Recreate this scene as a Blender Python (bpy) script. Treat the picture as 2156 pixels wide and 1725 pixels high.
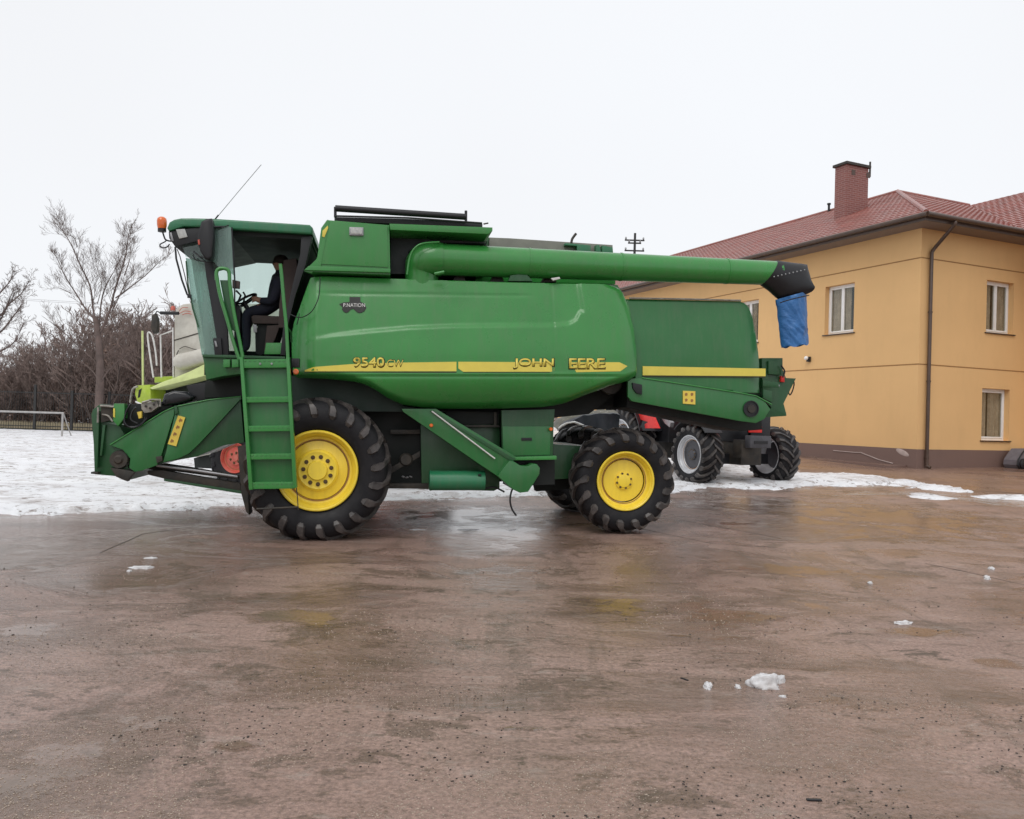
import bpy, bmesh, math, random
from mathutils import Vector, Matrix, noise
R = math.radians
rnd = random.Random(7)
scene = bpy.context.scene
for o in list(bpy.data.objects): bpy.data.objects.remove(o, do_unlink=True)
COL = scene.collection

# ------------------------------------------------------------------ camera
FPX, IW, IH = 1710.0, 2156.0, 1725.0           # focal length and picture size in the photo's measuring pixels
CAMP = Vector((0, 0, 1.6)); PITCH, ROLL = R(0.49), R(1.64)
_f = Vector((0, math.cos(PITCH), math.sin(PITCH))); _u = Vector((0, -math.sin(PITCH), math.cos(PITCH))); _x = Vector((1, 0, 0))
CR = _x*math.cos(ROLL) + _u*math.sin(ROLL); CU = -_x*math.sin(ROLL) + _u*math.cos(ROLL); CF = _f
cam = bpy.data.cameras.new('camera'); camo = bpy.data.objects.new('camera', cam); COL.objects.link(camo)
camo.matrix_world = Matrix(((CR.x, CU.x, -CF.x, CAMP.x), (CR.y, CU.y, -CF.y, CAMP.y), (CR.z, CU.z, -CF.z, CAMP.z), (0, 0, 0, 1)))
cam.sensor_width = 36; cam.lens = 36*FPX/IW; cam.clip_start = .05; cam.clip_end = 3000
scene.camera = camo
def ray(px, py): return CF + CR*((px-IW/2)/FPX) + CU*((IH/2-py)/FPX)

# ------------------------------------------------------------------ sky, sun, exposure
W = bpy.data.worlds.new('World'); scene.world = W; W.use_nodes = True
nt = W.node_tree; nt.nodes.clear()
wo = nt.nodes.new('ShaderNodeOutputWorld'); bg = nt.nodes.new('ShaderNodeBackground')
sk = nt.nodes.new('ShaderNodeTexSky'); sk.sky_type = 'NISHITA'; sk.sun_disc = False
SUN_EL, SUN_AZ = R(52), R(200)
sk.sun_elevation = SUN_EL; sk.sun_rotation = SUN_AZ
mx = nt.nodes.new('ShaderNodeMix'); mx.data_type = 'RGBA'; mx.inputs['Factor'].default_value = .95   # overcast: cloud layer hides the blue
tc = nt.nodes.new('ShaderNodeTexCoord'); sn = nt.nodes.new('ShaderNodeTexNoise'); sn.inputs['Scale'].default_value = 1.3; sn.inputs['Detail'].default_value = 2
cr = nt.nodes.new('ShaderNodeValToRGB'); cr.color_ramp.elements[0].position = .3; cr.color_ramp.elements[1].position = .7
cr.color_ramp.elements[0].color = (7.6, 7.62, 7.75, 1); cr.color_ramp.elements[1].color = (8.1, 8.25, 8.5, 1)
nt.links.new(tc.outputs['Generated'], sn.inputs['Vector']); nt.links.new(sn.outputs['Fac'], cr.inputs['Fac'])
nt.links.new(sk.outputs['Color'], mx.inputs[6]); nt.links.new(cr.outputs['Color'], mx.inputs[7])
nt.links.new(mx.outputs[2], bg.inputs['Color']); bg.inputs['Strength'].default_value = .1
nt.links.new(bg.outputs[0], wo.inputs['Surface'])
sl = bpy.data.lights.new('sun', 'SUN'); sl.energy = .9; sl.angle = R(35); sl.color = (1, .97, .93)
so = bpy.data.objects.new('sun', sl); COL.objects.link(so)
sd = Vector((math.sin(SUN_AZ)*math.cos(SUN_EL), math.cos(SUN_AZ)*math.cos(SUN_EL), math.sin(SUN_EL)))
so.rotation_euler = sd.to_track_quat('Z', 'Y').to_euler(); so.location = sd*50
vs = scene.view_settings; vs.view_transform = 'Standard'; vs.look = 'None'; vs.gamma = 1; vs.exposure = 0.26; vs.use_curve_mapping = False

# ------------------------------------------------------------------ helpers
def tag(o, label=None, cat=None, group=None, kind=None):
    if label: o['label'] = label
    if cat: o['category'] = cat
    if group: o['group'] = group
    if kind: o['kind'] = kind
    return o
def empty(name, mat, label=None, cat=None, group=None):
    o = bpy.data.objects.new(name, None); COL.objects.link(o); o.matrix_world = mat; o.empty_display_size = .2
    return tag(o, label, cat, group)
def mk(name, bm, mat, parent=None, smooth=35, fixn=True):
    if fixn: bmesh.ops.recalc_face_normals(bm, faces=bm.faces[:])
    me = bpy.data.meshes.new(name); bm.to_mesh(me); bm.free()
    return mkm(name, me, mat, parent, smooth)
def mkm(name, me, mat, parent=None, smooth=35):
    for m in (mat if isinstance(mat, (list, tuple)) else [mat]): me.materials.append(m)
    if smooth:
        me.polygons.foreach_set('use_smooth', [True]*len(me.polygons))
        if smooth < 180 and hasattr(me, 'set_sharp_from_angle'): me.set_sharp_from_angle(angle=R(smooth))
    o = bpy.data.objects.new(name, me); COL.objects.link(o)
    if parent: o.parent = parent
    return o
def smooths(a, b, x):
    t = max(0., min(1., (x-a)/(b-a))); return t*t*(3-2*t)
class Frame:
    def __init__(s, O, ex, ey):
        ex = ex.normalized(); ez = ex.cross(ey).normalized(); ey = ez.cross(ex).normalized()
        s.m = Matrix(((ex.x, ey.x, ez.x, O.x), (ex.y, ey.y, ez.y, O.y), (ex.z, ey.z, ez.z, O.z), (0, 0, 0, 1)))
        s.i = s.m.inverted(); s.o = s.i @ CAMP; s.r = s.i.to_3x3()
    def hit(s, px, py, w, ax=1):
        d = s.r @ ray(px, py); t = (w-s.o[ax])/d[ax]; p = s.o + d*t; return p
    def scale(s, px, py, w, ax=1):                      # metres per measuring pixel there
        return (s.hit(px, py+1, w, ax)-s.hit(px, py, w, ax)).length
def gz(x, y):
    s = smooths(-6, 6, x); d = y-9.0
    d = 0 if d < -1 else ((d+1)**2/4 if d < 1 else d)
    return .03*min(d, 40)*s
def ground(px, py):
    d = ray(px, py); t = 0
    y = 12
    for _ in range(40):
        t = y/d.y; p = CAMP + d*t; t2 = (gz(p.x, p.y)-CAMP.z)/d.z; y = .5*y + .5*min(400, max(.5, d.y*t2))
    p = CAMP + d*(y/d.y); return Vector((p.x, p.y, gz(p.x, p.y)))
def box(bm, a, b, rot=None, bev=0):
    a, b = Vector(a), Vector(b); c = (a+b)/2; s = b-a
    m = Matrix.Translation(c) @ (rot.to_4x4() if rot else Matrix()) @ Matrix.Diagonal((abs(s.x), abs(s.y), abs(s.z), 1))
    r = bmesh.ops.create_cube(bm, size=1, matrix=m)
    if bev:
        es = set(e for v in r['verts'] for e in v.link_edges)
        bmesh.ops.bevel(bm, geom=list(es), offset=bev, segments=2, profile=.6, affect='EDGES')
def tube(bm, pts, r, seg=8, r2=None, cap=True):
    pts = [Vector(p) for p in pts]; n = len(pts); rings = []; up = None
    for i, p in enumerate(pts):
        t = (pts[min(i+1, n-1)]-pts[max(i-1, 0)]).normalized()
        if up is None: up = Vector((0, 0, 1)) if abs(t.z) < .9 else Vector((1, 0, 0))
        a = t.cross(up).normalized(); b = a.cross(t).normalized(); up = b
        rr = r if r2 is None else r+(r2-r)*i/(n-1)
        if isinstance(rr, (list, tuple)): rr = rr[i]
        rings.append([bm.verts.new(p + (a*math.cos(2*math.pi*k/seg) + b*math.sin(2*math.pi*k/seg))*rr) for k in range(seg)])
    for i in range(n-1):
        for k in range(seg):
            bm.faces.new((rings[i][k], rings[i][(k+1) % seg], rings[i+1][(k+1) % seg], rings[i+1][k]))
    if cap: bm.faces.new(rings[0][::-1]); bm.faces.new(rings[-1])
def bezier(pts, n=6):                                   # Catmull-Rom through points
    P = [Vector(p) for p in pts]; out = []
    for i in range(len(P)-1):
        a, b, c, d = P[max(i-1, 0)], P[i], P[i+1], P[min(i+2, len(P)-1)]
        for k in range(n):
            t = k/n; out.append(.5*((2*b)+(-a+c)*t+(2*a-5*b+4*c-d)*t*t+(-a+3*b-3*c+d)*t**3))
    out.append(P[-1]); return out
def lathe(bm, prof, seg=48, c=(0, 0, 0), closed=False, ax='y'):      # prof: (along axis, radius)
    c = Vector(c); rings = []
    for (y, r) in prof:
        ring = []
        for k in range(seg):
            a = 2*math.pi*k/seg; p = (r*math.cos(a), y, r*math.sin(a))
            if ax == 'z': p = (r*math.cos(a), r*math.sin(a), y)
            if ax == 'x': p = (y, r*math.cos(a), r*math.sin(a))
            ring.append(bm.verts.new(c+Vector(p)))
        rings.append(ring)
    m = len(rings)
    for i in range(m if closed else m-1):
        for k in range(seg):
            bm.faces.new((rings[i][k], rings[i][(k+1) % seg], rings[(i+1) % m][(k+1) % seg], rings[(i+1) % m][k]))
    if not closed: bm.faces.new(rings[0]); bm.faces.new(rings[-1])
def cyl(bm, a, b, r, seg=24): tube(bm, [a, b], r, seg)
def plate(bm, F, pts, w, t, ax=1, bev=0):
    vs_ = [bm.verts.new(F.hit(p[0], p[1], w, ax)) for p in pts]
    f = bm.faces.new(vs_); r = bmesh.ops.extrude_face_region(bm, geom=[f])
    off = Vector((0, 0, 0)); off[ax] = t
    nv = [g for g in r['geom'] if isinstance(g, bmesh.types.BMVert)]
    for v in nv: v.co += off
    if bev:
        es = [e for e in f.edges] if f.is_valid else []
        es = [e for e in bm.edges if e.verts[0] in vs_ and e.verts[1] in vs_]
        bmesh.ops.bevel(bm, geom=es, offset=bev, segments=2, profile=.6, affect='EDGES')
def panel(F, pts, w, t, step, disp):
    """outline in photo pixels, cut to a grid, pushed in and out by disp(px,py) metres, then given thickness"""
    bm = bmesh.new(); f = bm.faces.new([bm.verts.new((p[0], 0, p[1])) for p in pts])
    xs = [p[0] for p in pts]; ys = [p[1] for p in pts]
    x = min(xs)+step
    while x < max(xs): bmesh.ops.bisect_plane(bm, geom=bm.verts[:]+bm.edges[:]+bm.faces[:], plane_co=(x, 0, 0), plane_no=(1, 0, 0)); x += step
    y = min(ys)+step
    while y < max(ys): bmesh.ops.bisect_plane(bm, geom=bm.verts[:]+bm.edges[:]+bm.faces[:], plane_co=(0, 0, y), plane_no=(0, 0, 1)); y += step
    for v in bm.verts:
        px, py = v.co.x, v.co.z; p = F.hit(px, py, w); p.y += disp(px, py); v.co = p
    r = bmesh.ops.extrude_face_region(bm, geom=bm.faces[:])
    for g in r['geom']:
        if isinstance(g, bmesh.types.BMVert): g.co.y += t
    return bm
# ------------------------------------------------------------------ materials
def mat(name): 
    m = bpy.data.materials.new(name); m.use_nodes = True; return m, m.node_tree, m.node_tree.nodes['Principled BSDF']
def nd(nt, t, **k):
    n = nt.nodes.new(t)
    for a, v in k.items():
        if a.startswith('i_'):
            key = a[2:].replace('_', ' ')
            n.inputs[int(key) if key.isdigit() else key].default_value = v
        else: setattr(n, a, v)
    return n
def coords(nt, scale=(1, 1, 1), kind='Object', loc=(0, 0, 0), rot=(0, 0, 0)):
    t = nd(nt, 'ShaderNodeTexCoord'); m = nd(nt, 'ShaderNodeMapping'); m.inputs['Scale'].default_value = scale; m.inputs['Location'].default_value = loc; m.inputs['Rotation'].default_value = rot
    if kind == 'World':
        g = nd(nt, 'ShaderNodeNewGeometry'); nt.links.new(g.outputs['Position'], m.inputs['Vector'])
    else: nt.links.new(t.outputs[kind], m.inputs['Vector'])
    return m.outputs[0]
def noi(nt, vec, scale, detail=4, rough=.55, dist=0):
    n = nd(nt, 'ShaderNodeTexNoise'); n.inputs['Scale'].default_value = scale; n.inputs['Detail'].default_value = detail; n.inputs['Roughness'].default_value = rough; n.inputs['Distortion'].default_value = dist
    nt.links.new(vec, n.inputs['Vector']); return n.outputs['Fac']
def ramp(nt, fac, stops, interp='LINEAR'):
    r = nd(nt, 'ShaderNodeValToRGB'); r.color_ramp.interpolation = interp
    el = r.color_ramp.elements
    while len(el) < len(stops): el.new(.5)
    for e, (p, c) in zip(el, stops):
        e.position = p; e.color = c if len(c) == 4 else (*c, 1)
    nt.links.new(fac, r.inputs['Fac']); return r.outputs['Color']
def g1(v): return (v, v, v, 1)
def mixc(nt, fac, a, b, blend='MIX'):
    m = nd(nt, 'ShaderNodeMix', data_type='RGBA', blend_type=blend)
    for s, v in ((0, fac), (6, a), (7, b)):
        if hasattr(v, 'links') or hasattr(v, 'is_linked'): nt.links.new(v, m.inputs[s])
        else: m.inputs[s].default_value = v if s == 0 or len(v) == 4 else (*v, 1)
    return m.outputs[2]
def math_(nt, op, a, b=0., clamp=False):
    m = nd(nt, 'ShaderNodeMath', operation=op, use_clamp=clamp)
    for s, v in ((0, a), (1, b)):
        if hasattr(v, 'is_linked'): nt.links.new(v, m.inputs[s])
        else: m.inputs[s].default_value = v
    return m.outputs[0]
def bump(nt, h, strength, dist, bsdf, prev=None):
    b = nd(nt, 'ShaderNodeBump'); b.inputs['Strength'].default_value = strength; b.inputs['Distance'].default_value = dist
    nt.links.new(h, b.inputs['Height'])
    if prev: nt.links.new(prev, b.inputs['Normal'])
    nt.links.new(b.outputs[0], bsdf.inputs['Normal']); return b.outputs[0]
def simple(name, col, rough=.5, metal=0, var=.15, scale=6, coat=0, dirt=None, dirtamt=.0, bmp=0, spec=.5):
    m, nt, b = mat(name); v = coords(nt)
    n = noi(nt, v, scale, 5); dark = tuple(c*(1-var) for c in col); lite = tuple(min(1, c*(1+var)) for c in col)
    c = ramp(nt, n, [(.3, dark), (.7, lite)])
    if dirt:
        n2 = noi(nt, v, scale*.6, 8, .7); f = ramp(nt, n2, [(.5-.25*dirtamt, g1(0)), (.62, g1(dirtamt))])
        c = mixc(nt, f, c, dirt)
    nt.links.new(c, b.inputs['Base Color'])
    rr = ramp(nt, n, [(.3, g1(rough*.85)), (.7, g1(min(1, rough*1.15)))]); nt.links.new(rr, b.inputs['Roughness'])
    b.inputs['Metallic'].default_value = metal; b.inputs['Coat Weight'].default_value = coat; b.inputs['Coat Roughness'].default_value = .08
    b.inputs['Specular IOR Level'].default_value = spec
    if bmp: bump(nt, noi(nt, v, scale*12, 4), .5, bmp, b)
    return m
def paint(name, col, rough=.38, coat=.25, dust=(.16, .15, .11), amt=.3):
    """worn machine paint: low frequency wobble, fine dust, vertical run marks"""
    m, nt, b = mat(name); v = coords(nt); vs2 = coords(nt, (9, 9, 1.2))
    n = noi(nt, v, 1.1, 4); c = ramp(nt, n, [(.3, tuple(x*.9 for x in col)), (.7, tuple(min(1, x*1.12) for x in col))])
    d = ramp(nt, noi(nt, vs2, 1.5, 6, .7), [(.45, g1(0)), (.8, g1(amt))]); c = mixc(nt, d, c, dust)
    sp = ramp(nt, noi(nt, v, 38, 3, .6), [(.64, g1(0)), (.74, g1(amt*.8))]); c = mixc(nt, sp, c, dust)
    nt.links.new(c, b.inputs['Base Color'])
    nt.links.new(ramp(nt, noi(nt, v, 3, 5), [(.3, g1(rough*.8)), (.7, g1(rough*1.3))]), b.inputs['Roughness'])
    b.inputs['Coat Weight'].default_value = coat; b.inputs['Coat Roughness'].default_value = .12
    bump(nt, noi(nt, v, 2.2, 2), .25, .02, b)
    return m
M = {}
M['green'] = paint('green_paint', (.030, .225, .040), rough=.3, coat=.35, amt=.22)
M['green_shaded'] = paint('shaded_green_paint', (.010, .080, .022), rough=.45, amt=.15)  # same paint as the body green, with shade worked into the base colour
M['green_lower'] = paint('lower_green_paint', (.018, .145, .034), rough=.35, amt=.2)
M['green_teal'] = paint('teal_green_paint', (.02, .17, .075), rough=.35)
M['yellow_rim'] = paint('yellow_rim_paint', (.90, .66, .05), rough=.35, dust=(.34, .22, .06), amt=.25)
M['yellow_decal'] = simple('yellow_decal', (.75, .62, .10), .35, var=.06)
M['yellow_dirty'] = simple('yellow_sticker', (.78, .58, .09), .4, var=.08)
M['black_ink'] = simple('black_ink', (.012, .012, .01), .5)
M['dark_edge'] = simple('decal_shadow', (.03, .028, .008), .5)
M['black'] = simple('black_plastic', (.008, .0085, .011), .45, var=.3)
M['black_gloss'] = simple('black_gloss', (.01, .011, .014), .2, var=.3)
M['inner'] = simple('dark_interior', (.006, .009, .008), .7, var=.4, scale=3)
M['metal_dark'] = simple('dark_steel', (.035, .034, .032), .55, .3, var=.4, scale=9, dirt=(.09, .07, .05), dirtamt=.5, bmp=.004)
M['silver'] = simple('silver_rim_paint', (.62, .63, .66), .35, .2, var=.12, dirt=(.2, .18, .17), dirtamt=.3)
M['metal_grey'] = simple('grey_steel', (.32, .32, .33), .4, .6, var=.2)
M['metal_pale'] = simple('worn_aluminium', (.42, .40, .36), .5, .3, var=.35, scale=14, dirt=(.06, .05, .04), dirtamt=.7)
M['white_metal'] = simple('white_painted_steel', (.68, .67, .65), .4, var=.1)
M['cream'] = simple('cream_paint', (.58, .56, .50), .4, var=.08, dirt=(.35, .32, .26), dirtamt=.4)
M['lime'] = simple('lime_paint', (.36, .50, .03), .4, var=.15, dirt=(.5, .55, .2), dirtamt=.4)
M['lime_pale'] = simple('pale_lime_paint', (.62, .70, .30), .45, var=.12)
M['red'] = simple('red_paint', (.72, .03, .025), .35, var=.15)
M['red_rim'] = simple('red_rim_paint', (.55, .07, .045), .45, var=.15, dirt=(.4, .2, .15), dirtamt=.5)
M['orange'] = simple('orange_lens', (.75, .14, .01), .15, var=.15, coat=.5)
M['seat'] = simple('brown_seat_cloth', (.075, .055, .05), .85, var=.2, scale=20)
M['jacket'] = simple('navy_jacket_cloth', (.018, .020, .036), .85, var=.35, scale=14, bmp=.004)
M['skin'] = simple('skin', (.42, .22, .15), .5, var=.1)
M['hair'] = simple('dark_hair', (.02, .014, .01), .7, var=.3)
M['lamp_glass'] = simple('lamp_glass', (.42, .42, .40), .12, .4, var=.2, scale=30, coat=.6)
M['white_frame'] = simple('white_window_plastic', (.86, .86, .85), .35, var=.03)
M['brown_metal'] = simple('brown_gutter_metal', (.075, .045, .032), .4, var=.2)
M['soffit'] = simple('brown_soffit', (.20, .155, .135), .6, var=.1)
M['sill'] = simple('dark_sill', (.05, .03, .022), .4)
M['reveal'] = simple('orange_reveal', (.58, .34, .13), .8, var=.05)
M['curtain'] = simple('net_curtain', (.80, .72, .62), .9, var=.2, scale=5)
M['room'] = simple('dark_room', (.03, .027, .024), .9)
M['snow_lump'] = simple('snow_lump', (.74, .75, .77), .5, var=.1, scale=12, dirt=(.45, .40, .37), dirtamt=.6, bmp=.01)
M['bark'] = simple('bark', (.11, .085, .075), .9, var=.35, scale=4)
M['twig'] = simple('twig_bark', (.22, .165, .145), .9, var=.3, scale=3)
M['twig_dark'] = simple('tree_twig', (.125, .092, .082), .9, var=.3, scale=3)
M['goal_paint'] = simple('dull_white_paint', (.36, .35, .34), .5, var=.15)
M['fence_metal'] = simple('dark_fence_paint', (.02, .02, .02), .5)
def tyre_mat():
    m, nt, b = mat('tyre_rubber'); v = coords(nt)
    c = ramp(nt, noi(nt, v, 5, 6, .7), [(.35, (.006, .006, .008)), (.68, (.017, .016, .018))])
    g = ramp(nt, noi(nt, v, 16, 6, .75), [(.6, g1(0)), (.75, g1(.35))]); c = mixc(nt, g, c, (.06, .055, .05))
    nt.links.new(c, b.inputs['Base Color']); nt.links.new(ramp(nt, noi(nt, v, 4, 5), [(.3, g1(.5)), (.7, g1(.75))]), b.inputs['Roughness']); b.inputs['Specular IOR Level'].default_value = .3
    bump(nt, noi(nt, v, 60, 4), .4, .004, b); return m
M['tyre'] = tyre_mat()
M['lug'] = simple('muddy_lug_rubber', (.030, .027, .027), .40, var=.5, scale=9, dirt=(.14, .12, .11), dirtamt=.5, bmp=.003)
def glassm(name, tint, transp, gl=.02, rough=.0):
    m, nt, b = mat(name); nt.nodes.remove(b); out = nt.nodes['Material Output']
    t = nd(nt, 'ShaderNodeBsdfTransparent'); t.inputs['Color'].default_value = (*tint, 1)
    g = nd(nt, 'ShaderNodeBsdfGlossy'); g.inputs['Roughness'].default_value = .03 + rough; g.inputs['Color'].default_value = (.95, 1, .98, 1)
    d = nd(nt, 'ShaderNodeBsdfDiffuse'); d.inputs['Color'].default_value = (.30, .42, .38, 1)
    lw = nd(nt, 'ShaderNodeLayerWeight'); lw.inputs['Blend'].default_value = .5; fq = math_(nt, 'ADD', math_(nt, 'MULTIPLY', math_(nt, 'POWER', lw.outputs['Facing'], 4.0), .75), .05)
    a = nd(nt, 'ShaderNodeMixShader'); nt.links.new(fq, a.inputs[0]); nt.links.new(t.outputs[0], a.inputs[1]); nt.links.new(g.outputs[0], a.inputs[2])
    c = nd(nt, 'ShaderNodeMixShader'); nz = noi(nt, coords(nt, (3, 3, .6)), 2, 5)
    nt.links.new(ramp(nt, nz, [(.3, g1(gl*.5)), (.8, g1(gl*1.6))]), c.inputs[0]); nt.links.new(a.outputs[0], c.inputs[1]); nt.links.new(d.outputs[0], c.inputs[2])
    nt.links.new(c.outputs[0], out.inputs['Surface']); return m
M['glass'] = glassm('cab_glass', (.80, .88, .85), 1, .03)
M['glass_sheen'] = glassm('sky_sheen_cab_glass', (.62, .80, .74), 1, .42)  # pale teal sky reflection mixed into the glass as diffuse colour
M['pane'] = glassm('house_glass', (.78, .76, .72), 1, .01)
def wallm(name, col, rough=.85, dirt=True):
    m, nt, b = mat(name); v = coords(nt); n = noi(nt, v, .35, 5)
    c = ramp(nt, n, [(.3, tuple(x*.94 for x in col)), (.7, tuple(x*1.05 for x in col))])
    if dirt:
        s = ramp(nt, noi(nt, coords(nt, (1.1, 1.1, .35)), 1.6, 6, .7), [(.5, g1(0)), (.85, g1(.25))]); c = mixc(nt, s, c, tuple(x*.74 for x in col))
    nt.links.new(c, b.inputs['Base Color']); b.inputs['Roughness'].default_value = rough
    bump(nt, noi(nt, v, 90, 5, .7), .4, .006, b); return m
M['wall'] = wallm('ochre_render', (.76, .475, .215))
M['plinth'] = wallm('brown_plinth', (.185, .115, .095), .6)
M['band'] = simple('brown_band', (.33, .17, .06), .8)
def brick():
    m, nt, b = mat('chimney_brick'); v = coords(nt, (1, 1, 1))
    sx = nd(nt, 'ShaderNodeSeparateXYZ'); nt.links.new(v, sx.inputs[0]); cb = nd(nt, 'ShaderNodeCombineXYZ')
    nt.links.new(math_(nt, 'ADD', sx.outputs[0], sx.outputs[1]), cb.inputs[0]); nt.links.new(sx.outputs[2], cb.inputs[1])
    br = nd(nt, 'ShaderNodeTexBrick'); nt.links.new(cb.outputs[0], br.inputs['Vector']); br.inputs['Scale'].default_value = 1; br.inputs['Brick Width'].default_value = .26; br.inputs['Row Height'].default_value = .078; br.inputs['Mortar Size'].default_value = .011
    br.inputs['Color1'].default_value = (.27, .105, .09, 1); br.inputs['Color2'].default_value = (.22, .085, .078, 1); br.inputs['Mortar'].default_value = (.31, .20, .18, 1)
    nt.links.new(br.outputs['Color'], b.inputs['Base Color']); b.inputs['Roughness'].default_value = .85; bump(nt, br.outputs['Fac'], -.5, .01, b); return m
M['brick'] = brick()
M['tile'] = simple('red_tile_metal', (.30, .098, .08), .38, var=.25, scale=2, dirt=(.36, .21, .18), dirtamt=.5)
def tarp_m():
    m, nt, b = mat('blue_tarpaulin'); v = coords(nt)
    nt.links.new(ramp(nt, noi(nt, v, 5, 5), [(.3, (.025, .125, .34)), (.7, (.045, .185, .47))]), b.inputs['Base Color']); b.inputs['Roughness'].default_value = .42
    bump(nt, noi(nt, v, 7, 3, .6, 1.5), .6, .03, b); return m
M['tarp'] = tarp_m()
# ------------------------------------------------------------------ ground, snow, pavement
PUDS = ((1757, 1467, 50, 16), (500, 1568, 60, 13), (1090, 1533, 60, 9), (1546, 1342, 44, 6), (1426, 1339, 38, 4), (2110, 1395, 60, 12), (1490, 1290, 190, 30), (1290, 1275, 110, 30), (620, 1300, 110, 26), (30, 1640, 150, 40), (1860, 1090, 270, 38), (60, 1165, 200, 50), (960, 1084, 210, 22), (1660, 1200, 150, 16), (1960, 1330, 120, 10), (1060, 1200, 120, 16))
def asphalt_m():
    m, nt, b = mat('wet_yard_concrete'); v = coords(nt, kind='World')
    a = ramp(nt, noi(nt, v, .22, 6, .6), [(.32, (.215, .138, .110)), (.5, (.33, .222, .185)), (.68, (.28, .188, .145))])
    t = noi(nt, coords(nt, (.35, 1.9, 1), 'World', rot=(0, 0, R(-24))), 1.0, 8, .7, .6)        # tyre streaks across the yard
    a = mixc(nt, ramp(nt, t, [(.36, g1(.5)), (.50, g1(0))]), a, (.11, .075, .052))
    a = mixc(nt, ramp(nt, t, [(.58, g1(0)), (.74, g1(.45))]), a, (.30, .23, .20))
    t2 = noi(nt, coords(nt, (2.2, .3, 1), 'World', rot=(0, 0, R(-35))), 1.1, 7, .65, .5)
    a = mixc(nt, ramp(nt, t2, [(.33, g1(.5)), (.45, g1(0))]), a, (.09, .07, .05))
    p = noi(nt, coords(nt, (1, 1.5, 1), 'World'), 1.1, 10, .76, .5); mud = ramp(nt, p, [(.54, g1(0)), (.58, g1(.75))]); a = mixc(nt, mud, a, (.125, .085, .06))
    vo = nd(nt, 'ShaderNodeTexVoronoi'); vo.inputs['Scale'].default_value = 55; nt.links.new(v, vo.inputs['Vector'])
    sx = nd(nt, 'ShaderNodeSeparateColor'); nt.links.new(vo.outputs['Color'], sx.inputs[0])
    gm = noi(nt, v, 1.3, 4, .6); gmask = ramp(nt, gm, [(.40, g1(.15)), (.6, g1(1))])
    stone = math_(nt, 'MULTIPLY', ramp(nt, vo.outputs['Distance'], [(.22, g1(1)), (.38, g1(0))]), ramp(nt, sx.outputs[0], [(.68, g1(0)), (.74, g1(1))]))
    stone = math_(nt, 'MULTIPLY', stone, gmask)
    a = mixc(nt, math_(nt, 'MULTIPLY', stone, .75), a, (.44, .34, .27))
    pit = math_(nt, 'MULTIPLY', ramp(nt, vo.outputs['Distance'], [(.25, g1(1)), (.4, g1(0))]), ramp(nt, sx.outputs[1], [(.80, g1(0)), (.85, g1(1))])); pit = math_(nt, 'MULTIPLY', pit, gmask)
    a = mixc(nt, math_(nt, 'MULTIPLY', pit, .6), a, (.05, .037, .026))
    fine = ramp(nt, noi(nt, v, 34, 6, .8), [(.32, g1(.45)), (.68, g1(1.5))]); a = mixc(nt, 1.0, a, fine, 'MULTIPLY')
    s3 = noi(nt, coords(nt, (1.3, 2.5, 1), 'World'), 1.7, 9, .75, .5)                        # short dark scars and muddy flecks
    a = mixc(nt, math_(nt, 'MULTIPLY', ramp(nt, s3, [(.37, g1(.9)), (.43, g1(0))]), ramp(nt, gm, [(.40, g1(0)), (.55, g1(1))])), a, (.075, .055, .036))
    a = mixc(nt, ramp(nt, s3, [(.56, g1(0)), (.66, g1(.55))]), a, (.40, .33, .29))
    sep = nd(nt, 'ShaderNodeSeparateXYZ'); nt.links.new(v, sep.inputs[0]); pn = math_(nt, 'MULTIPLY', math_(nt, 'SUBTRACT', noi(nt, v, 2.6, 6, .6), .5), 1.9); pud = None
    for (px, py, w, h) in PUDS:
        p = ground(px, py); sx_ = (ground(px+1, py)-p).length*w; sy_ = (ground(px, py+1)-p).length*h
        dx = math_(nt, 'DIVIDE', math_(nt, 'SUBTRACT', sep.outputs[0], p.x), sx_); dy = math_(nt, 'DIVIDE', math_(nt, 'SUBTRACT', sep.outputs[1], p.y), sy_)
        dd = math_(nt, 'SQRT', math_(nt, 'ADD', math_(nt, 'MULTIPLY', dx, dx), math_(nt, 'MULTIPLY', dy, dy))); pud = dd if pud is None else math_(nt, 'MINIMUM', pud, dd)
    pm = ramp(nt, math_(nt, 'ADD', pud, math_(nt, 'MULTIPLY', pn, 1.8)), [(.45, g1(1)), (1.05, g1(0))])
    wet = noi(nt, coords(nt, (.7, .95, 1), 'World'), .55, 10, .66, .7)
    wx = nd(nt, 'ShaderNodeMapRange', i_From_Min=-1.5, i_From_Max=-6.5, i_To_Min=0.0, i_To_Max=.16); nt.links.new(sep.outputs[0], wx.inputs['Value']); wet = math_(nt, 'SUBTRACT', wet, wx.outputs[0])   # the left of the yard stands wetter
    a = mixc(nt, ramp(nt, wet, [(.42, g1(.55)), (.52, g1(0))]), a, (.15, .10, .07)); a = mixc(nt, math_(nt, 'MULTIPLY', pm, .5), a, (.125, .085, .055)); nt.links.new(a, b.inputs['Base Color'])
    r = ramp(nt, wet, [(.40, g1(.07)), (.47, g1(.20)), (.52, g1(.34)), (.66, g1(.50))]); r = mixc(nt, pm, r, g1(.15)); nt.links.new(r, b.inputs['Roughness'])
    b.inputs['Specular IOR Level'].default_value = .5
    hs = math_(nt, 'MULTIPLY', ramp(nt, wet, [(.38, g1(.25)), (.55, g1(1))]), math_(nt, 'SUBTRACT', 1.0, math_(nt, 'MULTIPLY', pm, .8)))
    h = math_(nt, 'ADD', math_(nt, 'MULTIPLY', noi(nt, v, 28, 6, .7), .5), math_(nt, 'MULTIPLY', noi(nt, v, 3, 4, .6), 1.0)); h = math_(nt, 'ADD', h, math_(nt, 'MULTIPLY', stone, .5))
    h = math_(nt, 'ADD', h, math_(nt, 'MULTIPLY', t, 1.2))
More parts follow.
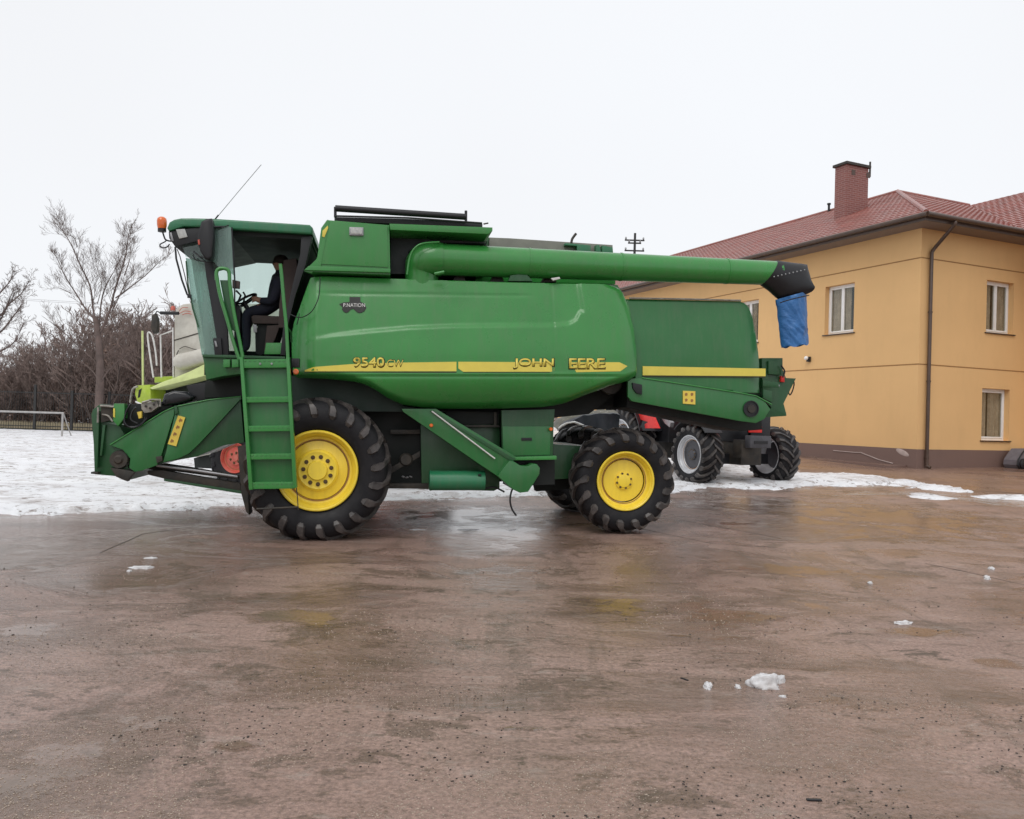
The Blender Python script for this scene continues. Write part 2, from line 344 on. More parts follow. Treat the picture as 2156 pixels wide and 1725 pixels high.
    bump(nt, math_(nt, 'MULTIPLY', h, hs), .7, .022, b); return m
M['yard'] = asphalt_m()
def pave_m():
    m, nt, b = mat('wet_paving'); v = coords(nt, kind='World')
    a = ramp(nt, noi(nt, v, .6, 6, .6), [(.3, (.20, .125, .095)), (.7, (.29, .19, .15))])
    vb = coords(nt, kind='World', rot=(0, 0, R(-24.2)))
    br = nd(nt, 'ShaderNodeTexBrick'); nt.links.new(vb, br.inputs['Vector']); br.inputs['Brick Width'].default_value = .2; br.inputs['Row Height'].default_value = .1; br.inputs['Mortar Size'].default_value = .006; br.inputs['Scale'].default_value = 1
    br.inputs['Color1'].default_value = g1(1.1); br.inputs['Color2'].default_value = g1(.85); br.inputs['Mortar'].default_value = g1(.5)
    nt.links.new(mixc(nt, .8, a, br.outputs['Color'], 'MULTIPLY'), b.inputs['Base Color'])
    nt.links.new(ramp(nt, noi(nt, v, .5, 4), [(.4, g1(.2)), (.6, g1(.5))]), b.inputs['Roughness']); bump(nt, noi(nt, v, 20, 4), .3, .01, b); return m
M['paving'] = pave_m()
def snow_m():
    m, nt, b = mat('trodden_snow'); v = coords(nt, kind='World')
    a = ramp(nt, noi(nt, v, .5, 5), [(.3, (.78, .79, .82)), (.7, (.90, .91, .93))])
    s = noi(nt, coords(nt, (1.2, 1.2, 1), 'World'), 3.4, 9, .78, .4); a = mixc(nt, ramp(nt, s, [(.40, g1(.9)), (.455, g1(0))]), a, (.17, .13, .11))
    s2 = noi(nt, coords(nt, (.25, 1.6, 1), 'World', rot=(0, 0, R(-30))), 1.2, 7, .7); a = mixc(nt, ramp(nt, s2, [(.36, g1(.6)), (.44, g1(0))]), a, (.42, .38, .37))
    gg = nd(nt, 'ShaderNodeNewGeometry'); a = mixc(nt, ramp(nt, noi(nt, v, 1.1, 10, .75, .5), [(.40, g1(.5)), (.48, g1(0))]), a, (.40, .35, .33))
    nt.links.new(a, b.inputs['Base Color']); b.inputs['Roughness'].default_value = .65
    bump(nt, noi(nt, v, 6, 6, .7), .8, .05, b); return m
M['snow'] = snow_m()
def grid_sheet(name, xs, ys, zf, m, keep=None, smooth=180):
    me = bpy.data.meshes.new(name); nx = len(xs); V = []
    if keep:
        co = [[(x, y) for x in xs] for y in ys]
    else: co = [[(x, y) for x in xs] for y in ys]
    for row in co:
        for (x, y) in row: V.append((x, y, zf(x, y)))
    Fc = [(j*nx+i, j*nx+i+1, (j+1)*nx+i+1, (j+1)*nx+i) for j in range(len(ys)-1) for i in range(nx-1)]
    me.from_pydata(V, [], Fc); return mkm(name, me, m, None, smooth)
def symsp(n, L, k=3.5): return [L*math.sinh(k*(2*i/n-1))/math.sinh(k) for i in range(n+1)]
gr = grid_sheet('ground', [x for x in symsp(150, 700, 5)], [12+y for y in symsp(150, 700, 5)], gz, M['yard'])
tag(gr, kind='structure')
def pin(poly, x, y):
    c = False; dm = 1e9; n = len(poly)
    for i in range(n):
        x1, y1 = poly[i]; x2, y2 = poly[(i+1) % n]
        if (y1 > y) != (y2 > y) and x < (x2-x1)*(y-y1)/(y2-y1)+x1: c = not c
        dx, dy = x2-x1, y2-y1; t = max(0, min(1, ((x-x1)*dx+(y-y1)*dy)/(dx*dx+dy*dy+1e-9)))
        d = (x-x1-t*dx)**2+(y-y1-t*dy)**2
        if d < dm: dm = d
    d = math.sqrt(dm); return d if c else -d
def gp(l): return [tuple(ground(*p)[:2]) for p in l]
# the snow field behind the yard, ending in the strip along the house
SN = gp([(-350, 1100), (0, 1086), (250, 1079), (500, 1067), (830, 1053), (1100, 1046), (1430, 1036), (1640, 1028), (1840, 1022), (1900, 1024), (1960, 1031), (2030, 1033), (1990, 1024), (1900, 1010), (1840, 1003), (1760, 999), (1700, 998), (1670, 993)])
SN += [(5.2, 33.0), (3., 60), (3, 95), (-90, 95), (-90, 14)]
SN2 = [gp([(1898, 1047), (1915, 1036), (1960, 1040), (2010, 1048), (2030, 1052), (1980, 1056)]), gp([(2030, 1044), (2070, 1041), (2156, 1043), (2260, 1050), (2260, 1058), (2150, 1055), (2060, 1050)]),
       gp([(800, 1116), (900, 1113), (1090, 1114), (1100, 1119), (950, 1118)])]
def snowz(x, y):
    d = pin(SN, x, y); n = noise.fractal(Vector((x*1.1, y*1.1, 3)), 1, 2, 4)
    best = d + .55*n + .34*noise.fractal(Vector((x*5, y*8, 9)), .8, 2, 4)
    thick = .05
    for q in SN2:
        if abs(x-q[0][0]) < 9 and abs(y-q[0][1]) < 9:
            d2 = pin(q, x, y) + .10*noise.fractal(Vector((x*3, y*3, 8)), 1, 2, 4) - .03
            if d2 > best: best = d2
    h = -.03 + min(.5, max(-.4, best))*.16
    if best > 0: h += .012*noise.fractal(Vector((x*2.5, y*2.5, 1)), 1, 2, 4)
    return gz(x, y) + min(h+.02, .09 + .02*n)
us = []; u = -1.7
while u < 1.25: us.append(u); u += .0045 if -.72 < u < .72 else .03
vsr = []; y = 8.6
while y < 95: vsr.append(y); y *= 1.0062
V = []; nx = len(us)
for y in vsr:
    for u in us: V.append((u*y, y, snowz(u*y, y)))
me = bpy.data.meshes.new('snow_field')
Fc = []
for j in range(len(vsr)-1):
    for i in range(nx-1):
        q = (j*nx+i, j*nx+i+1, (j+1)*nx+i+1, (j+1)*nx+i)
        if any(V[k][2] > gz(V[k][0], V[k][1])-.01 for k in q): Fc.append(q)
me.from_pydata(V, [], Fc); sf = tag(mkm('snow_field', me, M['snow'], None, 180), kind='structure')
bmt = bmesh.new(); bmt.from_mesh(me); bmesh.ops.delete(bmt, geom=[v for v in bmt.verts if not v.link_faces], context='VERTS'); bmt.to_mesh(me); bmt.free()

# ------------------------------------------------------------------ house
dR = ray(4884, 986); dR.z = 0; dR.normalize(); dL = Vector((-dR.y, dR.x, 0))
GC = ground(1929, 987); B = Frame(GC, dR, dL)
house = empty('house', B.m, 'ochre two storey house with red tiled roof and brown plinth', 'house')
zw = B.hit(1940, 480, 0, 0).z; zp = B.hit(1925, 946, 0, 0).z; zs1 = B.hit(1936, 543, 0, 0).z; zs2 = B.hit(1928, 767, 0, 0).z
ov = .75
def hitdiag(px, py):
    d = B.r @ ray(px, py); t = (B.o.y-B.o.x)/(d.x-d.y); return B.o + d*t
ea = B.hit(1950, 449, -ov, 0); eD = hitdiag(1950, 449); ze = eD.z; ov = max(.4, min(1.1, -eD.x)) if -eD.x > 0 else .75
d_ = B.r @ ray(1950, 449); t_ = (-ov-B.o.y)/d_.y; ze = (B.o+d_*t_).z
ap = hitdiag(1890, 405); a_ = ap.x; zr = ap.z
Lh = B.hit(1305, 620, 0, 0).y + 6; Rw = 9.0
print('house', 'zw', zw, 'zp', zp, 'ze', ze, 'ov', ov, 'apex', ap[:], 'L', Lh, 'corner', GC[:])
def PW(side, u, d, z): return Vector((u, d, z)) if side == 'R' else Vector((d, u, z))
def wall(side, u0, u1, z0, z1, holes, name, m, dep=.24, d0=0.):
    bm = bmesh.new(); U = sorted({u0, u1, *[h[0] for h in holes], *[h[1] for h in holes]}); Z = sorted({z0, z1, *[h[2] for h in holes], *[h[3] for h in holes]})
    def q(*p): bm.faces.new([bm.verts.new(x) for x in p])
    for i in range(len(U)-1):
        for k in range(len(Z)-1):
            uc, zc = (U[i]+U[i+1])/2, (Z[k]+Z[k+1])/2
            if any(h[0] < uc < h[1] and h[2] < zc < h[3] for h in holes): continue
            q(PW(side, U[i], d0, Z[k]), PW(side, U[i+1], d0, Z[k]), PW(side, U[i+1], d0, Z[k+1]), PW(side, U[i], d0, Z[k+1]))
    for h in holes:
        a, b2, c, d = h[:4]
        q(PW(side, a, d0, c), PW(side, a, dep, c), PW(side, a, dep, d), PW(side, a, d0, d)); q(PW(side, b2, d0, c), PW(side, b2, dep, c), PW(side, b2, dep, d), PW(side, b2, d0, d))
        q(PW(side, a, d0, d), PW(side, b2, d0, d), PW(side, b2, dep, d), PW(side, a, dep, d)); q(PW(side, a, d0, c), PW(side, b2, d0, c), PW(side, b2, dep, c), PW(side, a, dep, c))
    bmesh.ops.remove_doubles(bm, verts=bm.verts, dist=.0005)
    return mk(name, bm, m, house, 0)
def hole(side, l, r, t, b, x):      # left px, right px, top px, bottom px, px column where top/bottom were read
    ax = 0 if side == 'L' else 1; k = 1 if side == 'L' else 0
    pa, pb = B.hit(l, (t+b)/2, 0, ax)[k], B.hit(r, (t+b)/2, 0, ax)[k]
    return (min(pa, pb), max(pa, pb), B.hit(x, b, 0, ax).z, B.hit(x, t, 0, ax).z)
HL = [hole('L', 1737, 1798, 600, 703, 1765)]
h0 = HL[0]; ww = h0[1]-h0[0]
u2 = B.hit(1597, 660, 0, 0).y; HL.append((u2, u2+ww, h0[2], h0[3]))
HL.append((u2+5, u2+5+ww, h0[2], h0[3]))
HR = [hole('R', 2077, 2134, 592, 702, 2100), hole('R', 2067, 2125, 819, 928, 2095)]
wL = wall('L', 0, Lh, zp, zw, HL, 'wall', M['wall']); wR = wall('R', 0, Rw, zp, zw, HR, 'wall', M['wall'])
bm = bmesh.new(); box(bm, (Rw, 0, zp), (Rw+.02, 9, zw)); mk('wall', bm, M['wall'], house, 0); bm = bmesh.new(); box(bm, (0, Lh, zp), (9, Lh+.02, zw)); mk('wall', bm, M['wall'], house, 0)
bm = bmesh.new(); box(bm, (-.02, -.02, -.6), (Rw, .3, zp)); mk('plinth', bm, M['plinth'], house, 0)
bm = bmesh.new(); box(bm, (-.02, .302, -1.2), (.3, Lh, zp)); mk('plinth', bm, M['plinth'], house, 0)
bm = bmesh.new()
for z in (zs1, zs2):
    box(bm, (-.004, -.004, z-.018), (Rw, .001, z+.018)); box(bm, (-.004, .002, z-.018), (.001, Lh, z+.018))
mk('trim_band', bm, M['band'], house, 0)
def window(side, h, sashes=2, open_=False):
    a, b2, c, d = h; bm = bmesh.new(); fw = .065; dp = .17
    def bx(u0, u1, z0, z1, d0, d1, bm_=None): p, q = PW(side, u0, d0, z0), PW(side, u1, d1, z1); box(bm_ or bm, p, q, bev=.004)
    bx(a, a+fw, c, d, dp, dp+.07); bx(b2-fw, b2, c, d, dp, dp+.07); bx(a+fw, b2-fw, c, c+fw, dp, dp+.07); bx(a+fw, b2-fw, d-fw, d, dp, dp+.07)
    n = sashes; wd = (b2-a-2*fw)/n
    for i in range(n):
        s0 = a+fw+i*wd+.004; s1 = s0+wd-.008; f2 = .05
        bx(s0, s0+f2, c+fw+.004, d-fw-.004, dp-.02, dp+.05); bx(s1-f2, s1, c+fw+.004, d-fw-.004, dp-.02, dp+.05)
        bx(s0+f2, s1-f2, c+fw+.004, c+fw+f2, dp-.02, dp+.05); bx(s0+f2, s1-f2, d-fw-f2, d-fw-.004, dp-.02, dp+.05)
    w = mk('window', bm, M['white_frame'], house, 30)
    bm = bmesh.new(); box(bm, PW(side, a+fw+.02, dp+.012, c+fw+.02), PW(side, b2-fw-.02, dp+.02, d-fw-.02)); mk('pane', bm, M['pane'], w, 0)
    bm = bmesh.new(); box(bm, PW(side, a-.06, -.05, c-.035), PW(side, b2+.06, dp, c-.001), bev=.006); mk('sill', bm, M['sill'], w, 0)
    bm = bmesh.new(); n = 60; r1 = []; r2 = []
    for i in range(n+1):
        u = a+fw+(b2-a-2*fw)*i/n; dd = dp+.09+.02*math.sin(i*.9)+.015*math.sin(i*2.3)
        r1.append(bm.verts.new(PW(side, u, dd, c+.05))); r2.append(bm.verts.new(PW(side, u, dd, d-.05)))
    gap = range(24, 30) if side == 'R' else range(6, 16)
    for i in range(n):
        if i in gap: continue
        bm.faces.new((r1[i], r1[i+1], r2[i+1], r2[i]))
    mk('curtain', bm, M['curtain'], w, 180)
    bm = bmesh.new(); box(bm, PW(side, a-.3, dp+.32, c-.3), PW(side, b2+.3, dp+1.6, d+.3)); mk('room_interior', bm, M['room'], w, 0)
for i, h in enumerate(HL): window('L', h)
for h in HR: window('R', h, 2 if h is HR[0] else 1)
# roof: two corrugated slopes meeting in a hip, ridge caps, soffit, gutter
s_ = (zr-ze)/(a_+ov)
def slope(name, side, u0, u1, run, clips, z0=None, x0=None):
    bm = bmesh.new(); hyp = math.sqrt(1+s_*s_); rows = int(run*hyp/.35); du = .04; nu = int((u1-u0)/du)
    nz_ = Vector((-s_, 0, 1)).normalized() if side == 'L' else Vector((0, -s_, 1)).normalized()
    z0 = ze if z0 is None else z0; x0 = -ov if x0 is None else x0
    prev = None
    for j in range(rows):
        for tt, lift in ((j/rows, .03), ((j+.97)/rows, .0)):
            ring = []
            for i in range(nu+1):
                u = u0+(u1-u0)*i/nu; d = x0+run*tt; p = PW(side, u, d, z0+s_*run*tt)
                ring.append(bm.verts.new(p + nz_*(lift+.022*(abs(math.sin(math.pi*u/.24))-.3))))
            if prev:
                for i in range(nu): bm.faces.new((prev[i], prev[i+1], ring[i+1], ring[i]))
            prev = ring
    for co, no in clips: bmesh.ops.bisect_plane(bm, geom=bm.verts[:]+bm.edges[:]+bm.faces[:], plane_co=co, plane_no=no, clear_outer=True)
    return mk(name, bm, M['tile'], house, 40)
run = a_+ov
slope('roof', 'L', -ov, Lh+ov, run, [((0, 0, 0), (1, -1, 0))])
# the wing roof to the right rises from its own eave
ga = B.hit(2156, 475, -ov, 1); xv = None
d_ = B.r @ ray(2040, 431); t_ = (a_-B.o.y)/d_.y; vt = B.o+d_*t_; xw = vt.x - a_ - ov
print('slope', s_, 'xw', xw, 'vt', vt[:])
Rw2 = max(Rw, xw+2)
d_ = B.r @ ray(2156, 405); n_ = Vector((-s_, 0, 1)); t_ = (Vector((xw, 0, ze))-B.o).dot(n_)/d_.dot(n_); wt = B.o+d_*t_; wrun = wt.x-xw; print('wing', wt[:], wrun, run)
slope('roof', 'R', -ov, xw+run+3, run, [((0, 0, 0), (-1, 1, 0)), ((xw, -ov, 0), (1, -1, 0))])
slope('roof', 'L', -ov-3, 16, wrun, [((xw, -ov, 0), (-1, 1, 0))], ze, xw)
bm = bmesh.new(); box(bm, (xw+ov+1.2, -3, -.9), (xw+2*wrun-ov, -.002, ze-.02)); mk('wing_wall', bm, M['wall'], house, 0)
bm = bmesh.new(); f = bm.faces.new([bm.verts.new(p) for p in ((xw+ov+1.2, -3, ze-.02), (xw+2*wrun-ov, -3, ze-.02), (xw+wrun, -3, ze+s_*wrun-.1))]); r = bmesh.ops.extrude_face_region(bm, geom=[f])
for g in r['geom']:
    if isinstance(g, bmesh.types.BMVert): g.co.y += .3
mk('wing_gable', bm, M['wall'], house, 0)
bm = bmesh.new(); bm.faces.new([bm.verts.new(p) for p in ((xw+wrun, -3-ov, ze+s_*wrun), (xw+2*wrun, -3-ov, ze), (xw+2*wrun, 16, ze), (xw+wrun, 16, ze+s_*wrun))]); mk('roof', bm, M['tile'], house, 0)
bm = bmesh.new()                                                    # back slopes close the volume
for q in ([(a_, a_, zr), (a_, Lh+ov, zr), (2*a_+ov, Lh+ov, ze), (2*a_+ov, 2*a_+ov, ze)], [(a_, a_, zr), (2*a_+ov, 2*a_+ov, ze), (xw+9, 2*a_+ov, ze), (xw+9, a_, zr)]):
    bm.faces.new([bm.verts.new(p) for p in q])
mk('roof', bm, M['tile'], house, 0)
bm = bmesh.new(); tube(bm, [(-ov, -ov, ze+.04), (a_, a_, zr+.04)], .075, 8); tube(bm, [(a_, a_, zr+.03), (a_, Lh+ov, zr+.03)], .075, 8); tube(bm, [(a_, a_, zr+.03), (xw+run, a_, zr+.03)], .075, 8); mk('ridge_cap', bm, M['tile'], house)
bm = bmesh.new(); box(bm, (-ov+.02, -ov+.02, ze-.17), (Rw2, .02, ze-.10)); box(bm, (-ov+.02, .022, ze-.168), (.02, Lh+ov, ze-.102)); mk('soffit', bm, M['soffit'], house, 0)
bm = bmesh.new()                                                    # sloping soffit boards down to the wall
for q in ([(-ov+.03, -ov+.03, ze-.172), (Rw2, -ov+.03, ze-.172), (Rw2, .0, zw-.005), (-.0, .0, zw-.005)], [(-ov+.03, -ov+.03, ze-.172), (-ov+.03, Lh+ov, ze-.172), (0, Lh+ov, zw-.005), (0, 0, zw-.005)]):
    bm.faces.new([bm.verts.new(p) for p in q])
mk('soffit', bm, M['soffit'], house, 0)
bm = bmesh.new(); box(bm, (-ov-.02, -ov-.02, ze-.2), (Rw2, -ov+.02, ze-.01)); box(bm, (-ov-.021, -ov+.021, ze-.2), (-ov+.019, Lh+ov, ze-.01)); mk('fascia', bm, M['brown_metal'], house, 0)
bm = bmesh.new()
for pa, pb, n1 in (((-ov-.09, -ov-.12, ze-.05), (Rw2, -ov-.12, ze-.05), 0), ((-ov-.09, -ov-.12, ze-.05), (-ov-.09, Lh+ov, ze-.05), 1)): tube(bm, [pa, pb], .07, 10)
mk('gutter', bm, M['brown_metal'], house, 60)
# downspout
dt = B.hit(2010, 478, -ov-.1, 1); dk = B.hit(1962, 524, -.09, 1); db = B.hit(1945, 978, -.09, 1)
bm = bmesh.new(); tube(bm, bezier([(dt.x, -ov-.1, ze-.12), (dt.x-.02, -ov-.08, ze-.25), (dk.x+.12, -.14, dk.z+.08), (dk.x, -.09, dk.z-.1)], 5)+[Vector((dk.x, -.09, .25)), Vector((dk.x, -.09, .06))], .052, 12)
for z in (.3, 2.5, 4.5): cyl(bm, (dk.x, -.09, z), (dk.x, -.09, z+.05), .064, 12)
tube(bm, [(dk.x, -.09, .09), (dk.x+.02, -.2, .04)], .05, 10); mk('downspout', bm, M['brown_metal'], house, 60)
# chimney
cb = B.hit(1780, 455, 0, 0)
def hitslope(px, py):
    d = B.r @ ray(px, py); n = Vector((-s_, 0, 1)); p0 = Vector((-ov, 0, ze)); t = (p0-B.o).dot(n)/d.dot(n); return B.o+d*t
c0 = hitslope(1780, 458); 
cl_ = B.hit(1757, 420, c0.x, 0).y; cr_ = B.hit(1827, 420, c0.y, 1).x; ct = B.hit(1780, 341, c0.x, 0).z
print('chimney', c0[:], cl_, cr_, ct)
ch = bmesh.new(); box(ch, (c0.x, c0.y, c0.z-.8), (cr_, cl_, ct-.10)); ch = mk('chimney', ch, M['brick'], house, 0)
bm = bmesh.new(); box(bm, (c0.x-.07, c0.y-.07, ct-.10), (cr_+.07, cl_+.07, ct), bev=.01); mk('chimney_cap', bm, M['metal_dark'], ch, 0)
for k in range(2): bm = bmesh.new(); box(bm, (c0.x+.25+.75*k, c0.y-.012, ct-.45), (c0.x+.43+.75*k, c0.y+.01, ct-.27)); mk('vent_hole', bm, M['brown_metal'], ch, 0)
bm = bmesh.new(); box(bm, (cr_+.02, c0.y+.1, ct-.25), (cr_+.22, c0.y+.16, ct-.19)); cyl(bm, (cr_+.22, c0.y+.13, ct-.35), (cr_+.22, c0.y+.13, ct+.22), .035, 8); mk('antenna', bm, M['metal_dark'], ch)
vp = hitslope(1745, 447); bm = bmesh.new(); cyl(bm, (vp.x, vp.y, vp.z-.2), (vp.x, vp.y, vp.z+.32), .05, 12); cyl(bm, (vp.x, vp.y, vp.z+.32), (vp.x, vp.y, vp.z+.38), .08, 12); mk('vent_pipe', bm, M['black'], house)
# wall lamp
wl = B.hit(1705, 756, 0, 0); bm = bmesh.new(); box(bm, (-.10, wl.y-.06, wl.z-.10), (-.003, wl.y+.06, wl.z+.07), bev=.01); l_ = mk('wall_lamp', bm, M['black'], house)
bm = bmesh.new(); bmesh.ops.create_uvsphere(bm, u_segments=12, v_segments=8, radius=.07, matrix=Matrix.Translation((-.13, wl.y+.03, wl.z+.02))); mk('lamp_glass', bm, M['white_frame'], l_)
# torn skirting strip and pale patch on the plinth
pp = [B.hit(px, py, -.03, 0) for px, py in ((1755, 949), (1800, 953), (1812, 953), (1850, 968), (1880, 976))]
bm = bmesh.new(); tube(bm, pp, .014, 6); c = B.hit(1900, 953, -.022, 0)
bmesh.ops.create_uvsphere(bm, u_segments=16, v_segments=8, radius=1, matrix=Matrix.Translation(c) @ Matrix.Rotation(R(20), 4, 'X') @ Matrix.Diagonal((.01, .24, .08, 1)))
mk('plaster_patch', bm, simple('pale_plaster', (.45, .36, .33), .8), house)
bm = bmesh.new(); box(bm, (-.9, .3, -.9), (-.021, Lh, .07+0)); box(bm, (-.95, .3, -.9), (-.901, Lh, .09)); mk('foundation_strip', bm, M['plinth'], house, 0)
# paving in front of the house
def sheet_px(name, pts, m, lift, n=40):
    P = gp(pts) if len(pts[0]) == 2 else pts
    bm = bmesh.new(); bm.faces.new([bm.verts.new((x, y, 0)) for x, y in P])
    x0, x1 = min(p[0] for p in P), max(p[0] for p in P); y0, y1 = min(p[1] for p in P), max(p[1] for p in P)
    for i in range(1, n):
        bmesh.ops.bisect_plane(bm, geom=bm.verts[:]+bm.edges[:]+bm.faces[:], plane_co=(x0+(x1-x0)*i/n, 0, 0), plane_no=(1, 0, 0)); bmesh.ops.bisect_plane(bm, geom=bm.verts[:]+bm.edges[:]+bm.faces[:], plane_co=(0, y0+(y1-y0)*i/n, 0), plane_no=(0, 1, 0))
    for v in bm.verts: v.co.z = gz(v.co.x, v.co.y)+lift
    return mk(name, bm, m, None, 180)
tag(sheet_px('pavement', [(1665, 1000), (1760, 1005), (1900, 1018), (2040, 1033), (2500, 1060), (2500, 985), (1930, 984), (1660, 962), (1560, 955)], M['paving'], .004), kind='structure')
# grey cellar hood at the right edge, beside the plinth
hp = ground(2150, 988); bm = bmesh.new()
hf = Frame(Vector((hp.x, hp.y, hp.z)), dR, dL)
pts = [(-.08, 0), (-.16, .12), (-.14, .26), (.0, .42), (.2, .6), (.9, .62), (.9, 0)]
for dy in (0,):
    f = bm.faces.new([bm.verts.new((x, -.0, z)) for x, z in pts]); r = bmesh.ops.extrude_face_region(bm, geom=[f])
    for g in r['geom']:
        if isinstance(g, bmesh.types.BMVert): g.co.y += .45
ck = mk('barrow_tray', bm, simple('grey_blue_plastic', (.16, .15, .17), .5, var=.15), None, 20)
cr0 = empty('barrow', hf.m, 'grey tub of a barrow leaning against the brown plinth at the right edge', 'barrow')
ck.parent = cr0
bm = bmesh.new(); tube(bm, [(-.10, -.01, .01), (-.19, -.01, .12), (-.17, -.01, .27), (-.02, -.01, .44), (.2, -.01, .63)], .022, 8); lathe(bm, [(-.07, .02), (-.07, .13), (-.05, .16), (-.01, .16), (.01, .13), (.01, .02)], 20, (-.0, -.04, .16)); mk('wheel', bm, M['black'], cr0)
# ------------------------------------------------------------------ combine harvester
th, ph = R(9), R(2.2)
CO = ground(660, 1141)
C = Frame(CO, Vector((math.cos(th)*math.cos(ph), math.sin(th)*math.cos(ph), math.sin(ph))), Vector((-math.sin(th), math.cos(th), 0)))
comb = empty('combine_harvester', C.m, 'big green combine harvester with yellow wheels and side ladder on the wet yard', 'combine harvester')
H = C.hit
def part(name, bm, m, parent=None, smooth=35, fixn=True): return mk(name, bm, M[m] if isinstance(m, str) else m, parent or comb, smooth, fixn)
def plates(name, lst, m, parent=None, bev=.006):
    bm = bmesh.new()
    for pts, w, t in lst: plate(bm, C, pts, w, t, bev=bev)
    return part(name, bm, m, parent, 30)
def ptube(name, pts, r, m, parent=None, w=None, n=0, seg=8):
    P = [H(p[0], p[1], p[2] if len(p) > 2 else w) for p in pts]
    if n: P = bezier(P, n)
    bm = bmesh.new(); tube(bm, P, r, seg); return part(name, bm, m, parent, 60)
# ---- main side panel
def gauss(x, s): return math.exp(-(x/s)**2)
EDGE = [(594, 1305), (605, 1322), (640, 1333), (690, 1342), (740, 1346), (800, 1346), (870, 1346)]
def interp(tab, x):
    if x <= tab[0][0]: return tab[0][1]
    for (a, b), (c, d) in zip(tab, tab[1:]):
        if x <= c: return b+(d-b)*(x-a)/(c-a)
    return tab[-1][1]
CREASE = [(612, 724), (640, 716), (700, 705), (760, 698), (860, 689), (960, 685), (1100, 684), (1170, 683), (1200, 680), (1215, 672), (1224, 655)]
BOT = [(620, 794), (700, 797), (745, 803), (780, 815), (815, 837), (850, 852), (890, 858), (1000, 861), (1150, 857), (1200, 848), (1240, 831), (1290, 812), (1346, 795)]
def disp(px, py):
    d = .18*max(0, (750-py)/160)**1.5 + .19*max(0, (py-790)/66)**2
    e = interp(EDGE, py); d += .12*max(0, (px-(e-45))/45)**2.2
    d += .30*max(0, (668-px)/58)**1.6
    below = max(0, min(1, (py-interp(CREASE, px)+5)/10)); right = smooths(-6, 6, px-interp([(600, 1226), (650, 1231), (690, 1236)], py)) if px > 1150 else 0
    fade = smooths(605, 760, px)
    d += .028*(1-below)*(1-right)*fade
    d += .012*gauss(py-interp([(660, 613), (1120, 619)], px), 2.2)*smooths(655, 720, px)*(1-smooths(1090, 1140, px))
    d += -.010*gauss(py-788, 2.5)*(1-smooths(1290, 1320, px)) + .012*gauss(py-792.5, 2)*(1-smooths(1290, 1320, px))
    d += .008*gauss(px-1167, 1.6) + .008*gauss(px-762, 1.2)*(1 if py < 700 else 0)*.3
    b = interp(BOT, px); d += .12*max(0, (py-(b-16))/16)**2
    return d
MP = [(650, 578), (680, 576), (860, 582), (1060, 589), (1200, 592), (1290, 594), (1312, 598), (1324, 611), (1333, 640), (1342, 690), (1346, 740), (1347, 790), (1335, 800), (1290, 812), (1265, 822), (1240, 831), (1220, 840), (1200, 848), (1175, 854), (1150, 857), (1080, 860), (1000, 861), (930, 861), (890, 858), (850, 852), (832, 845), (815, 837), (798, 825), (780, 815), (765, 808), (745, 803), (700, 798), (622, 794), (612, 788), (608, 740), (607, 700), (613, 672), (625, 645), (638, 610)]
sp = part('side_panel', panel(C, MP, .10, .035, 3, disp), 'green', None, 180)
bm = bmesh.new(); plate(bm, C, [(662, 584), (1300, 600), (1325, 645), (1335, 700), (1335, 786), (640, 784), (625, 735), (640, 640)], .46, 2.6); part('body', bm, 'green', None, 20)
bm = bmesh.new(); plate(bm, C, [(662, 579), (1290, 596), (1335, 700), (1338, 790), (1240, 820), (850, 850), (780, 815), (640, 790), (625, 735), (640, 640)], 3.08, .05); part('side_panel', bm, 'green', None, 20)
# stripe, split decal, lettering
def decal(name, pts, m, w=None, lift=.004, parent=None):
    bm = bmesh.new(); vs_ = []
    f = bm.faces.new([bm.verts.new((p[0], 0, p[1])) for p in pts]); xs = [p[0] for p in pts]
    x = min(xs)+12
    while x < max(xs): bmesh.ops.bisect_plane(bm, geom=bm.verts[:]+bm.edges[:]+bm.faces[:], plane_co=(x, 0, 0), plane_no=(1, 0, 0)); x += 12
    for v in bm.verts:
        px, py = v.co.x, v.co.z; p = H(px, py, .10 if w is None else w); p.y += (disp(px, min(py, 783)) if w is None else 0)-lift; v.co = p
    r = bmesh.ops.extrude_face_region(bm, geom=bm.faces[:])
    for g in r['geom']:
        if isinstance(g, bmesh.types.BMVert): g.co.y += .0025
    return part(name, bm, m, parent or sp, 0)
decal('stripe', [(640, 779), (660, 773), (740, 767), (830, 764), (961, 762), (961, 782), (640, 782)], 'yellow_decal')
decal('stripe', [(965, 762), (1167, 763), (1167, 780), (1160, 783), (975, 783), (965, 776)], 'yellow_decal')
decal('stripe', [(1203, 763), (1304, 763), (1322, 771), (1306, 782), (1213, 784)], 'yellow_decal')
decal('stripe_shadow', [(640, 783), (961, 783), (961, 786), (640, 784)], 'dark_edge'); decal('stripe_shadow', [(975, 784), (1167, 784), (1160, 786.5), (975, 786.5)], 'dark_edge')
